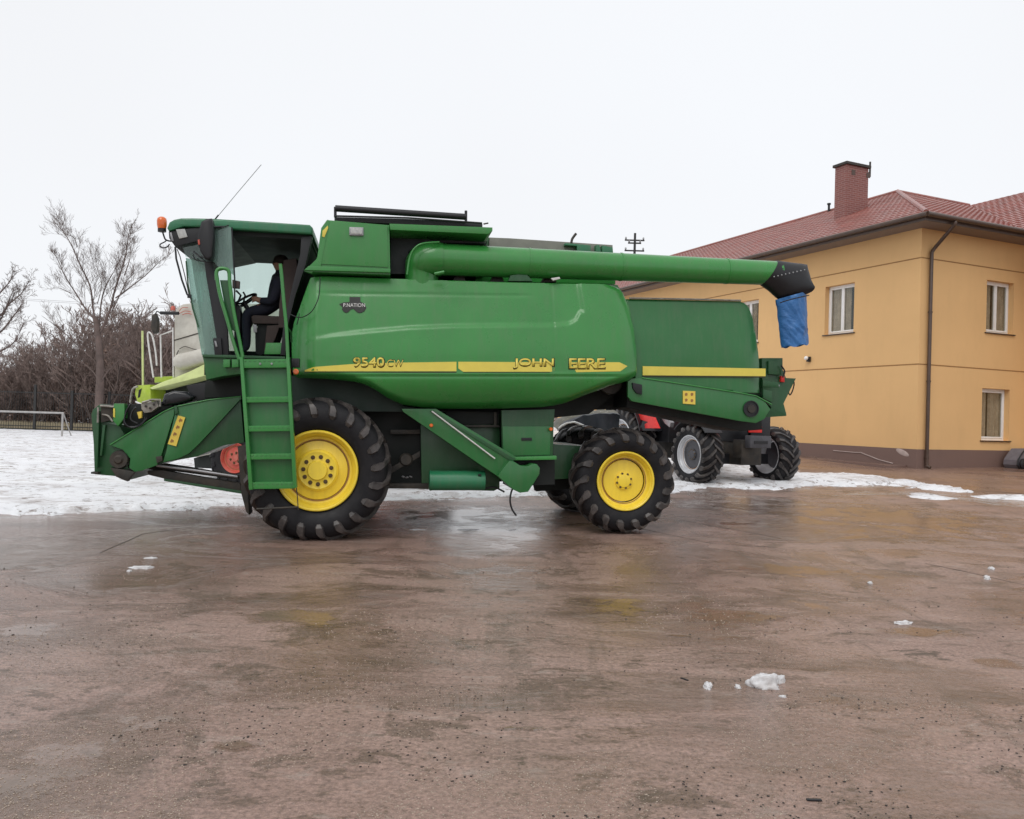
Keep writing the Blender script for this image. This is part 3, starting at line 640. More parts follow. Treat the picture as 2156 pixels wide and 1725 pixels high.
def lettering(name, s, x0, x1, ybase, ytop, m, w=.10, lift=.008, parent=None, fat=.02, dsp=True, depth=.002, slant=0.):
    cu = bpy.data.curves.new('t', 'FONT'); cu.body = s; cu.offset = fat; cu.shear = slant
    ob = bpy.data.objects.new('t', cu); COL.objects.link(ob); bpy.context.view_layer.update()
    me = ob.evaluated_get(bpy.context.evaluated_depsgraph_get()).to_mesh(); bm = bmesh.new(); bm.from_mesh(me); bpy.data.objects.remove(ob)
    xs = [v.co.x for v in bm.verts]; ys = [v.co.y for v in bm.verts]; a, b, c, d = min(xs), max(xs), min(ys), max(ys)
    for v in bm.verts:
        px = x0+(x1-x0)*(v.co.x-a)/(b-a); py = ybase+(ytop-ybase)*(v.co.y-c)/(d-c)
        p = H(px, py, w); p.y += (disp(px, py) if dsp else 0)-lift; v.co = p
    r = bmesh.ops.extrude_face_region(bm, geom=bm.faces[:])
    for g in r['geom']:
        if isinstance(g, bmesh.types.BMVert): g.co.y += depth
    return part(name, bm, m, parent or sp, 0)
for s, x0, x1, yb, yt in (('9540', 744, 809, 773, 753), ('JOHN', 1081, 1166, 776, 755), ('EERE', 1198, 1273, 776, 755)):
    lettering('lettering', s, x0-1.2, x1+2.0, yb+2.2, yt-1.2, 'dark_edge', fat=.035, lift=.006)
    lettering('lettering', s, x0, x1, yb, yt, 'yellow_decal', lift=.011, fat=.02)
lettering('lettering', 'CW', 815, 850, 773.5, 756.5, 'dark_edge', fat=.02, lift=.006); lettering('lettering', 'CW', 815, 849, 772, 758, 'yellow_decal', lift=.010, fat=-.01)
# round tractor sticker
def ell(cx, cy, rx, ry, n=16): return [(cx+rx*math.cos(2*math.pi*k/n), cy+ry*math.sin(2*math.pi*k/n)) for k in range(n)]
bdg = decal('badge', [(713, 638), (722, 634), (735, 633), (735, 622), (758, 622), (758, 632), (767, 637), (771, 646), (766, 654), (752, 656), (743, 648), (738, 650), (728, 656), (719, 650), (720, 644)], 'black_ink', lift=.006)
decal('badge', ell(728, 648, 8, 8.5), 'black_ink', lift=.0085); decal('badge', ell(757, 646, 11, 11), 'black_ink', lift=.0088)
lettering('lettering', 'P.NATION', 722, 768, 644, 636, 'white_metal', lift=.012, fat=.0)
# amber marker, black cable loop and dashes at the front corner
for (px, py, w, r) in ((623, 783, .0, .035), (908, 896, .34, .024), (1160, 904, .44, .024)):
    bm = bmesh.new(); c = H(px, py, w); lathe(bm, [(-.018, .0001), (-.018, r*.7), (-.008, r), (.02, r)], 20, c); part('marker_lamp', bm, 'orange')
bm = bmesh.new(); c = H(623, 765, .05); box(bm, c+Vector((-.05, 0, -.05)), c+Vector((.04, .1, .06)), bev=.005); part('lamp_bracket', bm, 'black')
ptube('cable', [(674, 584, .11), (673, 610, .10), (669, 632, .10), (657, 655, .12), (640, 667, .18), (625, 668, .25), (612, 662, .3)], .006, 'black', n=5)
ptube('cable', [(630, 660, .16), (629, 668, .16), (625, 684, .18)], .006, 'black', n=3)
# ---- grain tank front and engine deck
bm = bmesh.new(); plate(bm, C, [(688, 463), (820, 474), (822, 579), (655, 573), (668, 540), (676, 480)], .22, 2.6, bev=.012); gt = part('grain_tank', bm, 'green')
plates('grain_tank_panel', [([(692, 466), (816, 477), (817, 563), (672, 556)], .205, .012)], 'green', gt)
plates('grain_tank_ledge', [([(650, 560), (822, 566), (822, 574), (640, 569)], .17, .1), ([(640, 571), (668, 544), (690, 462), (694, 466), (676, 560), (655, 576)], .20, .06)], 'green', gt)
bm = bmesh.new(); c = H(750, 488, .19); box(bm, c+Vector((-.085, -.01, -.05)), c+Vector((.09, .03, .055)), bev=.008); wk = part('work_lamp', bm, 'metal_grey', gt)
bm = bmesh.new(); box(bm, c+Vector((-.068, -.016, -.034)), c+Vector((.072, -.008, .039)), bev=.004); part('work_lamp_lens', bm, 'lamp_glass', gt)
plates('decal', [([(679, 486), (690, 475), (691, 480), (683, 500), (678, 498)], .19, .004)], 'yellow_decal', gt)
plates('tank_canopy', [([(820, 471), (1037, 479), (1037, 486), (1028, 493), (822, 484)], .14, 2.6)], 'green')
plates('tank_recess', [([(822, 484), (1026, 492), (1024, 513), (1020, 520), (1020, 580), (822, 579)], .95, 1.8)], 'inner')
plates('tank_side', [([(822, 484), (1026, 492), (1020, 513), (905, 511), (880, 515), (860, 530), (856, 577), (822, 577)], .62, .3)], simple('dark_slate_panel', (.018, .026, .028), .5))
for ya, yb, wd, rr in ((439, 456, .35, .042), (439, 456, 2.6, .034)): ptube('tank_rail', [(706, ya), (981, yb+1)], rr, 'black', w=wd)
ptube('tank_rail', [(706, 455), (860, 459), (1015, 470)], .012, 'black', w=.30); ptube('tank_rail', [(706, 460), (1010, 474)], .012, 'black', w=.5)
for px, py in ((706, 458), (981, 466)): ptube('rail_post', [(px, py, .35), (px, py-22, .35)], .018, 'black')
plates('tank_lid', [([(704, 457), (860, 461), (1016, 471), (1016, 479), (704, 466)], .42, 2.2)], 'black')
for px in (1018,): ptube('latch', [(px, 472, .3), (px+10, 470, .3)], .01, 'metal_dark')
plates('engine_deck', [([(1028, 500), (1075, 502), (1290, 518), (1296, 598), (1000, 592)], 1.1, 1.6)], 'green')
plates('tank_cover', [([(1030, 500), (1075, 502), (1290, 516), (1290, 540), (1030, 540)], 1.0, .08)], simple('tank_canvas', (.22, .22, .19), .7))
plates('deck_box', [([(1215, 514), (1244, 517), (1244, 530), (1215, 530)], .9, .3), ([(1255, 516), (1262, 516), (1265, 530), (1255, 530)], .9, .3), ([(1268, 517), (1290, 521), (1290, 532), (1268, 532)], .9, .3), ([(1190, 512), (1215, 514), (1215, 518), (1190, 516)], .9, .1)], 'green_teal', None, .004)
ptube('exhaust_stub', [(1203, 512, 1.), (1205, 503, 1.), (1213, 492, 1.)], .018, 'metal_dark', n=3)
# ---- unloading tube
a, b = H(905, 546, .40), H(1640, 576, .40); ra = C.scale(905, 546, .4)*33.5; rb = C.scale(1655, 577, .4)*25.0
bm = bmesh.new(); tube(bm, [a+(b-a)*t for t in (0, .25, .5, .75, 1)], ra, 40, r2=rb); ug = part('unloading_tube', bm, 'green', None, 60)
for t in (.53, .84, .27):
    bm = bmesh.new(); p = a+(b-a)*t; dd = (b-a).normalized(); rr = ra+(rb-ra)*t; tube(bm, [p-dd*.012, p+dd*.012], rr+.006, 40); part('clamp_ring', bm, 'green', ug, 60)
bm = bmesh.new(); P = [H(888, 600, .52), H(888, 570, .50), H(889, 556, .47), H(895, 549, .43), H(908, 546, .40), H(930, 547, .40)]
tube(bm, bezier(P, 5), ra*1.05, 32); part('tube_elbow', bm, 'green', ug, 60)
ptube('elbow_rim', [(857, 578, .15), (862, 545, .15), (872, 524, .15), (890, 513, .15), (925, 510, .2)], .012, 'green', ug, n=5)
ptube('tube_bracket', [(915, 577, .14), (925, 575, .14), (935, 573, .14)], .022, 'green', ug)
plates('tube_support', [([(1075, 580), (1090, 578), (1110, 579), (1122, 592), (1070, 592)], .3, .1)], 'green_shaded', ug)
plates('latch', [([(1160, 586), (1178, 583), (1180, 587), (1165, 591)], .24, .03)], 'white_metal', ug)
for px in (960, 1040, 1150): plates('bracket', [([(px, 578), (px+16, 579), (px+22, 594), (px-8, 594)], .5, .2)], 'metal_dark', ug)
# rubber boot at the spout
bm = bmesh.new(); rings = []
bt = [((1634, 549), (1602, 600)), ((1664, 553), (1620, 613)), ((1685, 555), (1636, 628)), ((1697, 557), (1648, 636)), ((1700, 575), (1672, 632)), ((1703, 600), (1702, 618))]
for (t1, t2) in bt:
    p, q = H(*t1, .40), H(*t2, .40); c = (p+q)/2; hv = (p-q)/2; n = 20
    rings.append([bm.verts.new(c+hv*math.cos(2*math.pi*k/n)+Vector((0, 1, 0))*(.17*math.sin(2*math.pi*k/n))) for k in range(n)])
for r1, r2 in zip(rings, rings[1:]):
    for k in range(20): bm.faces.new((r1[k], r1[(k+1) % 20], r2[(k+1) % 20], r2[k]))
bm.faces.new(rings[0]); bm.faces.new(rings[-1]); boot = part('spout_boot', bm, 'black', ug, 50)
bm = bmesh.new()
for k in range(9):
    px = 1630+k*8; py = 583-k*1.8; c = H(px, py, .17+.004*k); bmesh.ops.create_icosphere(bm, subdivisions=1, radius=.012, matrix=Matrix.Translation(c))
part('rivets', bm, 'metal_grey', boot)
# ---- rear hood
RH = [(1322, 628), (1440, 630), (1560, 633), (1574, 636), (1584, 645), (1592, 665), (1598, 700), (1604, 740), (1607, 765), (1607, 828), (1560, 828), (1340, 802), (1322, 760)]
def disp2(px, py):
    d = .10*max(0, (760-py)/130)**1.6 + .006*gauss(py-637, 2)
    d += .12*max(0, (px-(1607-45))/45)**2 + .02*noise.noise(Vector((px/60, py/60, 4)))*.35
    return d
rh = part('rear_hood', panel(C, RH, .40, .03, 6, disp2), 'green_lower', None, 180)
bm = bmesh.new(); plate(bm, C, [(1325, 636), (1556, 640), (1580, 665), (1592, 720), (1596, 822), (1330, 800)], .62, 2.1); plate(bm, C, [(1325, 630), (1560, 635), (1560, 641), (1325, 637)], .52, 2.2); part('hood_body', bm, 'green_lower', None, 20)
decal('stripe', [(1349, 772), (1606, 777), (1606, 793), (1349, 791)], 'yellow_decal', w=.47, lift=.085, parent=rh)
decal('stripe_shadow', [(1349, 791.5), (1606, 793.5), (1606, 796), (1349, 794)], 'dark_edge', w=.47, lift=.085, parent=rh)
ptube('trim', [(1325, 628), (1440, 630), (1560, 633)], .012, 'metal_pale', rh, w=.47)
# ---- straw chopper arm
CH = [(1322, 803), (1332, 797), (1352, 796), (1560, 828), (1592, 834), (1608, 842), (1622, 862), (1610, 882), (1592, 891), (1560, 887), (1330, 845), (1322, 835)]
ca = plates('chopper_side', [(CH, .30, .05)], 'green_lower'); 
ptube('trim', [(1352, 796), (1450, 811), (1560, 828), (1592, 834), (1625, 852)], .009, 'green', ca, w=.295)
bm = bmesh.new(); c = H(1581, 861, .29); lathe(bm, [(.0, .112), (-.012, .112), (-.012, .098), (.0, .095), (.03, .0001)], 32, c); part('bearing_recess', bm, 'black', ca)
bm = bmesh.new(); lathe(bm, [(-.016, .0001), (-.016, .055), (.0, .06)], 20, c+Vector((.005, .0, 0))); part('bearing_cap', bm, 'metal_dark', ca)
plates('sticker', [([(1438, 823), (1464, 824), (1464, 852), (1438, 850)], .285, .01)], 'yellow_dirty', ca, 0)
for (x, y) in ((1445, 831), (1457, 831), (1445, 843), (1457, 844)):
    plates('sticker_mark', [([(x-3, y-2), (x, y-4), (x+3, y-2), (x+2, y+2), (x-2, y+3)], .282, .004)], simple('brown_ink', (.25, .12, .02), .5) if False else 'band', ca, 0)
plates('hook_plate', [([(1332, 806), (1352, 810), (1352, 831), (1340, 828), (1333, 818)], .26, .04)], 'black', ca)
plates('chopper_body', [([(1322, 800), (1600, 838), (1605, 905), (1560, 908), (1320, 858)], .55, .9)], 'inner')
bm = bmesh.new(); c = H(1285, 806, .62); lathe(bm, [(-.03, .0001), (-.03, .05), (-.01, .06), (-.01, .15), (-.03, .165), (.03, .165), (.03, .0001)], 32, c); part('belt_pulley', bm, 'metal_dark')
plates('rear_underbody', [([(1200, 850), (1262, 815), (1352, 808), (1352, 860), (1200, 865)], 1.2, .3)], 'inner', None, 0)
# spreader and lamps at the tail
plates('tail_spreader', [([(1604, 754), (1648, 754), (1648, 778), (1655, 796), (1676, 797), (1650, 850), (1656, 872), (1656, 876), (1612, 879), (1624, 858), (1606, 838)], .75, 1.7)], 'green_shaded')
plates('tail_plate', [([(1618, 760), (1645, 760), (1645, 790), (1618, 788)], .7, .03), ([(1606, 800), (1640, 806), (1640, 816), (1606, 814)], .55, .05), ([(1607, 820), (1626, 824), (1626, 848), (1607, 838)], .5, .05)], 'green_shaded')
plates('tail_lamp', [([(1645, 792), (1652, 792), (1652, 805), (1645, 804)], .7, .06)], 'red')
ptube('tail_hook', [(1666, 800, .8), (1672, 806, .8), (1669, 822, .8), (1663, 832, .8), (1659, 822, .8)], .010, 'metal_dark', n=4)
ptube('tail_pipe', [(1628, 812, .6), (1640, 813, .6)], .022, 'metal_grey')
ptube('tail_cable', [(1645, 770, .65), (1652, 782, .65), (1648, 795, .65)], .012, 'black', n=4)
# ---- underbody
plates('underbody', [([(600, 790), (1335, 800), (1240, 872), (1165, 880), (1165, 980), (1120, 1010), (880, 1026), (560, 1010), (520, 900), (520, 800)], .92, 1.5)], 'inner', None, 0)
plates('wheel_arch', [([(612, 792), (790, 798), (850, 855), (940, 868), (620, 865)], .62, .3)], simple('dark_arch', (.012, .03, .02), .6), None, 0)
plates('cleaning_shoe', [([(885, 868), (1052, 872), (1052, 1028), (1040, 1034), (888, 1030)], .78, .1)], 'green_shaded')
plates('shoe_strut', [([(822, 985), (884, 950), (884, 962), (822, 998)], .75, .05)], 'metal_dark'); plates('shoe_strut', [([(822, 905), (884, 905), (884, 914), (822, 914)], .8, .05)], 'metal_dark')
bm = bmesh.new(); c = H(855, 968, .74); lathe(bm, [(-.02, .0001), (-.02, .07), (.01, .09)], 20, c); part('pulley', bm, 'metal_dark')
plates('lower_frame', [([(818, 1018), (905, 1018), (905, 1030), (818, 1028)], .75, .08)], 'metal_dark')
for dx in (0, 8, 16): ptube('pipe_fitting', [(847+dx, 1006-abs(dx-8)*.3, .72), (851+dx, 1005, .70)], .013, 'metal_grey')
plates('side_door', [([(1056, 864), (1168, 862), (1166, 890), (1164, 960), (1058, 962)], .50, .08)], 'green_shaded')
plates('side_door_panel', [([(1058, 898), (1160, 898), (1158, 958), (1060, 960)], .485, .02)], 'green_lower')
plates('door_handle', [([(1098, 922), (1120, 922), (1120, 928), (1098, 928)], .47, .012)], 'black')
plates('inspection_frame', [([(935, 866), (1050, 868), (1050, 893), (960, 893)], .7, .06)], 'inner', None, 0)
plates('inspection_frame', [([(955, 895), (1052, 895), (1052, 900), (955, 900)], .66, .06), ([(1040, 868), (1046, 868), (1046, 896), (1040, 896)], .66, .06)], 'metal_dark')
plates('door_sill', [([(1058, 963), (1172, 960), (1172, 968), (1058, 970)], .42, .1)], 'green')
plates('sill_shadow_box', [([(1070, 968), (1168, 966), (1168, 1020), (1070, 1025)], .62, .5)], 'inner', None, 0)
plates('elevator', [([(845, 861), (918, 861), (1086, 962), (1072, 975), (1048, 1003), (1010, 978), (850, 868)], .34, .26)], 'green_lower')
plates('elevator_rib', [([(905, 866), (915, 866), (1085, 967), (1078, 973)], .325, .02)], 'green_shaded')
ptube('light_strip', [(909, 866), (1042, 966)], .010, 'white_metal', w=.31)
plates('elevator_boot', [([(1048, 1003), (1060, 985), (1073, 970), (1082, 972), (1096, 981), (1112, 982), (1122, 977), (1131, 978), (1137, 986), (1136, 998), (1124, 1018), (1112, 1036), (1095, 1038), (1080, 1031)], .27, .32)], 'green_lower', None, .012)
bm = bmesh.new(); p0, p1 = H(903, 1012, .55), H(1021, 1012, .55); tube(bm, [p0, p0+(p1-p0)*.01, p0+(p1-p0)*.99, p1], [.115, .13, .13, .115], 32); tk = part('air_tank', bm, 'green_teal', None, 40)
bm = bmesh.new()
bm2 = bm
for t in (.03, .97):
    p = p0+(p1-p0)*t; tube(bm2, [p-Vector((.008, 0, 0)), p+Vector((.008, 0, 0))], .135, 32)
part('tank_hoop', bm2, 'green_teal', tk)
ptube('drain_plug', [(1007, 1000, .43), (1013, 1001, .43)], .014, 'black', tk)
ptube('hose', [(1080, 1028, .4), (1076, 1038, .4), (1074, 1055, .4), (1078, 1072, .4), (1087, 1086, .4)], .012, 'black', n=5)
ptube('hose', [(1020, 1030, .6), (1040, 1026, .6), (1062, 1036, .6)], .012, 'black', n=4)
plates('rear_axle', [([(1150, 935), (1240, 940), (1260, 985), (1250, 1005), (1160, 1010)], 1.0, 1.5)], 'green_shaded'); plates('chassis_rail', [([(1120, 985), (1200, 985), (1200, 1030), (1130, 1035)], 1.3, .2)], 'inner')
# ---- wheels
PF = [(-.29, .50), (-.355, .56), (-.385, .66), (-.375, .75), (-.335, .815), (-.26, .845), (-.13, .862), (0, .868)]
def make_tyre(half, R0, rim, hw, n, lugh, dotted=False):
    """profile from bead to centre scaled to this tyre; lugs are lofted over tread and shoulder"""
    k = (R0-lugh)/.868; kr = rim/.50; prof = []
    for (y, r) in PF:
        t = (r-.5)/(.868-.5); prof.append((y/.385*hw, rim+(R0-lugh-rim)*t))
    full = prof + [(-y, r) for y, r in prof[-2::-1]]
    bm = bmesh.new(); lathe(bm, full+[(full[-1][0]*.9, rim-.02), (full[0][0]*.9, rim-.02)], 96, closed=True)
    ty = ('tyre', bm)
    bl = bmesh.new()
    def surf(s):                                            # s 0 centre .. 1 on sidewall
        pts = prof[::-1]; L = [0]
        for a, b in zip(pts, pts[1:]): L.append(L[-1]+math.dist(a, b))
        L2 = L[5]*1.0; d = s*L2
        for i in range(len(pts)-1):
            if d <= L[i+1] or i == len(pts)-2:
                q = (d-L[i])/(L[i+1]-L[i]); a, b = pts[i], pts[i+1]; ty_, tr = b[0]-a[0], b[1]-a[1]; l = math.hypot(ty_, tr)
                return a[0]+ty_*q, a[1]+tr*q, -(-tr)/l*1.0 if False else tr/l, -ty_/l
    for side in (1, -1):
        for j in range(n):
            a0 = 2*math.pi*(j+(.5 if side < 0 else 0))/n; prev = None
            for s, sh, hh, wd in ((-.06, -.02, .9, .9), (.25, .10, 1, .9), (.5, .20, 1, .95), (.7, .27, 1, 1.05), (.80, .30, 1.0, 1.6), (.92, .315, .85, 1.7), (1.0, .32, .1, 1.0)):
                y, r, ny, nr = surf(max(0, s)); 
                if s < 0: y = -s*hw
                h = lugh*hh; a = a0+sh*(.9 if R0 > .8 else 1.15); dw = .034*wd/R0*(1 if R0 > .8 else 1.15)
                y2, r2 = y+ny*h, r+nr*h; ring = []
                for (aa, yy, rr) in ((a-dw*1.25, y-ny*.01, r-nr*.01), (a-dw*.8, y2, r2), (a+dw*.8, y2, r2), (a+dw*1.25, y-ny*.01, r-nr*.01)):
                    ring.append(bl.verts.new((rr*math.sin(aa), yy*side, rr*math.cos(aa))))
                if prev:
                    for q in range(3): bl.faces.new((prev[q], prev[q+1], ring[q+1], ring[q]))
                else: bl.faces.new(ring)
                prev = ring
            bl.faces.new(prev)
    return bm, bl
def wheel(center, R0, rim, hw, n, bolts, front, name='wheel', parent=None, mats=('yellow_rim', 'tyre', 'lug'), rotz=0, far=False):
    """hub (with bolts) > tyre, rim; local axis y, outer face towards -y"""
    bm = bmesh.new(); k = rim/.49
    if front:
        disc = [(-.30*1, .0001), (-.30, .115), (-.285, .125), (-.27, .128), (-.262, .20), (-.268, .235), (-.245, .262), (-.225, .268), (-.215, .30), (-.20, .375), (-.12, .38), (-.12, .0001)]
    else: disc = [(-.235, .0001), (-.235, .06), (-.225, .11), (-.205, .125), (-.20, .15), (-.17, .155), (-.165, .22), (-.16, .36), (-.08, .37), (-.08, .0001)]
    lathe(bm, [(y*hw/.385, r*k) for y, r in disc], 56); 
    w = mk(name, bm, M[mats[3] if len(mats) > 3 else mats[0]], parent, 30); w.matrix_local = Matrix.Translation(center) @ Matrix.Rotation(rotz, 4, 'Z')
    bb = bmesh.new(); nb = bolts; br = (.175 if front else .135)*k*(1 if front else .95)
    y0 = (-.268 if front else -.215)*hw/.385
    for j in range(nb):
        a = 2*math.pi*(j+.3)/nb; c = Vector((br*math.cos(a), y0, br*math.sin(a)))
        tube(bb, [c+Vector((0, .03, 0)), c+Vector((0, -.006, 0))], .026 if front else .015, 12); 
        if front: tube(bb, [c+Vector((0, -.004, 0)), c+Vector((0, -.03, 0))], .014, 6)
    mk('bolt', bb, simple('rusty_bolt', (.10, .06, .02), .6) if 'rusty_bolt' not in bpy.data.materials else bpy.data.materials['rusty_bolt'], w, 30)['kind'] = 'stuff'
    rb = bmesh.new(); pr = [(-.33, .515), (-.345, .505), (-.345, .49), (-.335, .478), (-.30, .470), (-.285, .455), (-.26, .445), (-.22, .437), (-.205, .425), (-.20, .39), (-.18, .38), (-.1, .40), (.1, .40), (.25, .45), (.34, .49), (.34, .515), (.2, .47), (-.2, .47)]
    lathe(rb, [(y*hw/.385, r*k) for y, r in pr], 72, closed=True); mk('rim', rb, M[mats[0]], w, 30)
    gb = bmesh.new(); lathe(gb, [(-.206*hw/.385, .383*k), (-.209*hw/.385, .386*k), (-.209*hw/.385, .396*k), (-.206*hw/.385, .399*k)], 64, closed=True); mk('rim_groove', gb, M['band'], w, 30)
    tb, lb = make_tyre(0, R0, rim*1.02, hw, n, .042 if R0 > .8 else .036)
    t = mk('tyre', tb, M[mats[1]], w, 60); mk('tread_lugs', lb, M[mats[2]], w, 25); return w
RF = 157*C.scale(667, 990, .02); wcf = H(667, 992, .02); wcf.y = .385
fw = wheel(wcf, RF, .475, .385, 20, 11, True, parent=comb)
wcf2 = wcf.copy(); wcf2.y = 3.2-.385+.2
w_ = wheel(wcf2, RF, .475, .385, 20, 11, True, parent=comb, rotz=math.pi)
RRr = .728; wr = H(1319, 1014, .46); wr.y = .46+.26
wheel(wr, RRr, .385, .27, 17, 8, False, parent=comb)
wr2 = wr.copy(); wr2.y = 2.9; wheel(wr2, RRr, .385, .27, 17, 8, False, parent=comb, rotz=math.pi)
bm = bmesh.new(); cyl(bm, (wcf.x, .7, wcf.z), (wcf.x, 2.9, wcf.z), .16, 16); cyl(bm, (wr.x, .9, wr.z), (wr.x, 2.8, wr.z), .09, 16); mk('axles', bm, M['inner'], comb)['kind'] = 'stuff'
# ------------------------------------------------------------------ cab of the combine
NW, FW = .55, 2.45
bm = bmesh.new(); plate(bm, C, [(351, 480), (356, 468), (366, 462), (381, 459), (404, 459), (449, 461), (652, 473), (658, 479), (658, 493), (487, 483), (419, 478), (386, 477), (355, 487)], .46, 2.1, bev=.025)
part('cab_roof', bm, 'green_teal', None, 40)
plates('roof_lining', [([(386, 480), (487, 485), (655, 495), (654, 505), (487, 496), (400, 492)], NW, 1.9)], 'inner')
fa = plates('lamp_fascia', [([(355, 488), (415, 479), (487, 485), (487, 494), (421, 507), (381, 516), (369, 520), (356, 502)], .49, 2.0)], 'black')
plates('headlamp', [([(370, 483), (389, 482), (395, 499), (377, 503)], .475, .03)], 'lamp_glass', fa)
plates('headlamp', [([(370, 483), (389, 482), (395, 499), (377, 503)], 2.4, .03)], 'lamp_glass', fa)
plates('side_lamp', [([(357, 490), (361, 489), (366, 508), (361, 508)], .48, .03)], 'metal_grey', fa)
plates('pillar', [([(634, 500), (657, 497), (644, 557), (622, 622), (607, 682), (601, 748), (590, 748), (597, 682), (609, 630), (626, 560), (632, 535)], .53, .12), ], 'black')
plates('pillar', [([(638, 500), (656, 498), (643, 557), (621, 622), (606, 684), (603, 748), (598, 748), (600, 684), (614, 622), (634, 557)], .66, 1.8)], 'inner')
plates('pillar', [([(430, 550), (446, 553), (463, 622), (478, 692), (481, 748), (457, 748), (456, 712), (434, 580)], .545, .07)], 'black')
plates('pillar', [([(430, 550), (440, 553), (460, 640), (470, 748), (457, 748), (446, 640)], 2.35, .06)], 'black')
# glass: windscreen from side to side, curved corner panes, open door
def quad3(name, pts, m, parent=None, t=.008):
    bm = bmesh.new(); f = bm.faces.new([bm.verts.new(p) for p in pts]); n = (pts[1]-pts[0]).cross(pts[2]-pts[0]).normalized()
    r = bmesh.ops.extrude_face_region(bm, geom=[f])
    for g in r['geom']:
        if isinstance(g, bmesh.types.BMVert): g.co += n*t
    return part(name, bm, m, parent, 0)
p, q, m1 = H(390, 522, NW), H(426, 748, NW), H(402, 620, NW)
def yy(v, y): return Vector((v.x, y, v.z))
quad3('windscreen', [yy(p, NW+.25), yy(q, NW+.25), yy(q, FW-.1), yy(p, FW-.1)], 'glass_sheen')
plates('corner_glass', [([(391, 543), (431, 552), (434, 580), (456, 712), (457, 748), (425, 748), (413, 680), (401, 615)], NW+.01, .008)], 'glass_sheen', None, 0)
plates('corner_glass', [([(384, 519), (421, 509), (452, 500), (452, 553), (431, 551), (391, 541)], NW+.02, .008)], 'glass', None, 0)
plates('far_side_glass', [([(430, 500), (655, 505), (607, 690), (603, 780), (457, 780)], FW, .008)], 'glass', None, 0)
plates('far_side_sill', [([(430, 738), (640, 742), (640, 790), (430, 790)], FW-.05, .05)], 'inner', None, 0)
dg = plates('door_glass', [([(450, 481), (480, 476), (487, 480), (491, 530), (494, 580), (482, 574), (460, 562), (450, 552)], .40, .008)], 'glass_sheen', None, 0)
ptube('door_frame', [(488, 479), (491, 530), (494, 585), (494, 640), (496, 668)], .010, 'black', dg, w=.40)
ptube('door_edge', [(450, 481), (466, 480), (482, 474)], .006, 'black', dg, w=.39)
plates('door_latch', [([(489, 589), (504, 592), (503, 607), (489, 606)], .42, .07)], 'seat', dg)
ptube('grab_wire', [(406, 535), (412, 547), (430, 551), (455, 555), (461, 560), (463, 567)], .008, 'black', None, w=.44, n=4)
ptube('guard_rail', [(369, 520), (371, 545), (383, 590), (394, 620), (401, 626)], .012, 'black', w=.50); ptube('guard_rail', [(373, 525), (379, 540), (389, 580), (399, 626)], .006, 'metal_dark', w=.5)
plates('rail_foot', [([(394, 619), (402, 620), (402, 628), (394, 627)], .48, .04)], 'black')
ptube('wiper', [(392, 550), (396, 600), (406, 650), (418, 690)], .010, 'green_shaded', w=.53)
# beacon on its bent arm
bm = bmesh.new(); c = H(341, 480, .55); lathe(bm, [(-.01, .0001), (-.01, .050), (.03, .058), (.08, .060), (.115, .054), (.135, .03), (.14, .0001)], 24, c, ax='z'); bc = part('beacon', bm, 'orange', None, 50)
bm = bmesh.new(); cyl(bm, c-Vector((0, 0, .05)), c-Vector((0, 0, .012)), .05, 20); part('beacon_base', bm, 'black', bc)
ptube('beacon_arm', [(342, 487), (345, 497), (349, 505), (360, 508), (372, 506)], .010, 'black', bc, w=.55, n=4)
ptube('beacon_cable', [(352, 505), (346, 510), (338, 514), (337, 519), (343, 522), (352, 520), (357, 514)], .008, 'black', bc, w=.5, n=5)
# mirror
bm = bmesh.new(); plate(bm, C, [(423, 466), (434, 460), (445, 459), (448, 470), (449, 500), (447, 540), (441, 548), (431, 546), (421, 530), (415, 510), (415, 491), (419, 480)], .22, .13, bev=.03); mi = part('mirror', bm, 'black', None, 60)
plates('mirror_reflector', [([(416, 505), (420, 504), (421, 515), (417, 516)], .21, .01)], 'red_rim', mi)
ptube('mirror_arm', [(447, 478, .28), (465, 478, .4), (485, 478, .5)], .014, 'black', mi)
ptube('mirror_arm', [(440, 545, .28), (420, 540, .35), (408, 530, .45)], .010, 'black', mi)
# aerial
ptube('aerial', [(455, 460, 1.0), (500, 406, 1.0), (550, 347, 1.0)], .0045, 'metal_grey'); ptube('aerial_base', [(452, 463, 1.0), (460, 453, 1.0)], .010, 'black')
# cab floor, platform, brackets
plates('cab_base', [([(426, 750), (604, 757), (604, 775), (560, 790), (503, 788), (470, 792), (434, 800), (430, 765)], .56, 1.9)], 'green_lower')
plates('cab_floor', [([(426, 746), (600, 751), (600, 757), (426, 752)], .5, 2.0)], 'green_shaded')
for x in (470, 488): plates('step_bracket', [([(x, 757), (x+14, 757), (x+14, 773), (x, 774)], .44, .14)], 'green')
plates('cab_mount', [([(448, 712), (465, 712), (468, 748), (452, 748)], .5, .05)], 'black'); plates('mount_plate', [([(451, 718), (455, 718), (458, 730), (454, 731)], .485, .014)], 'metal_grey')
plates('sill_plate', [([(560, 722), (602, 722), (603, 746), (556, 746)], .6, .05)], 'green')
plates('front_housing', [([(432, 803), (508, 790), (560, 790), (560, 850), (508, 836), (430, 838)], .95, 1.3)], 'inner')
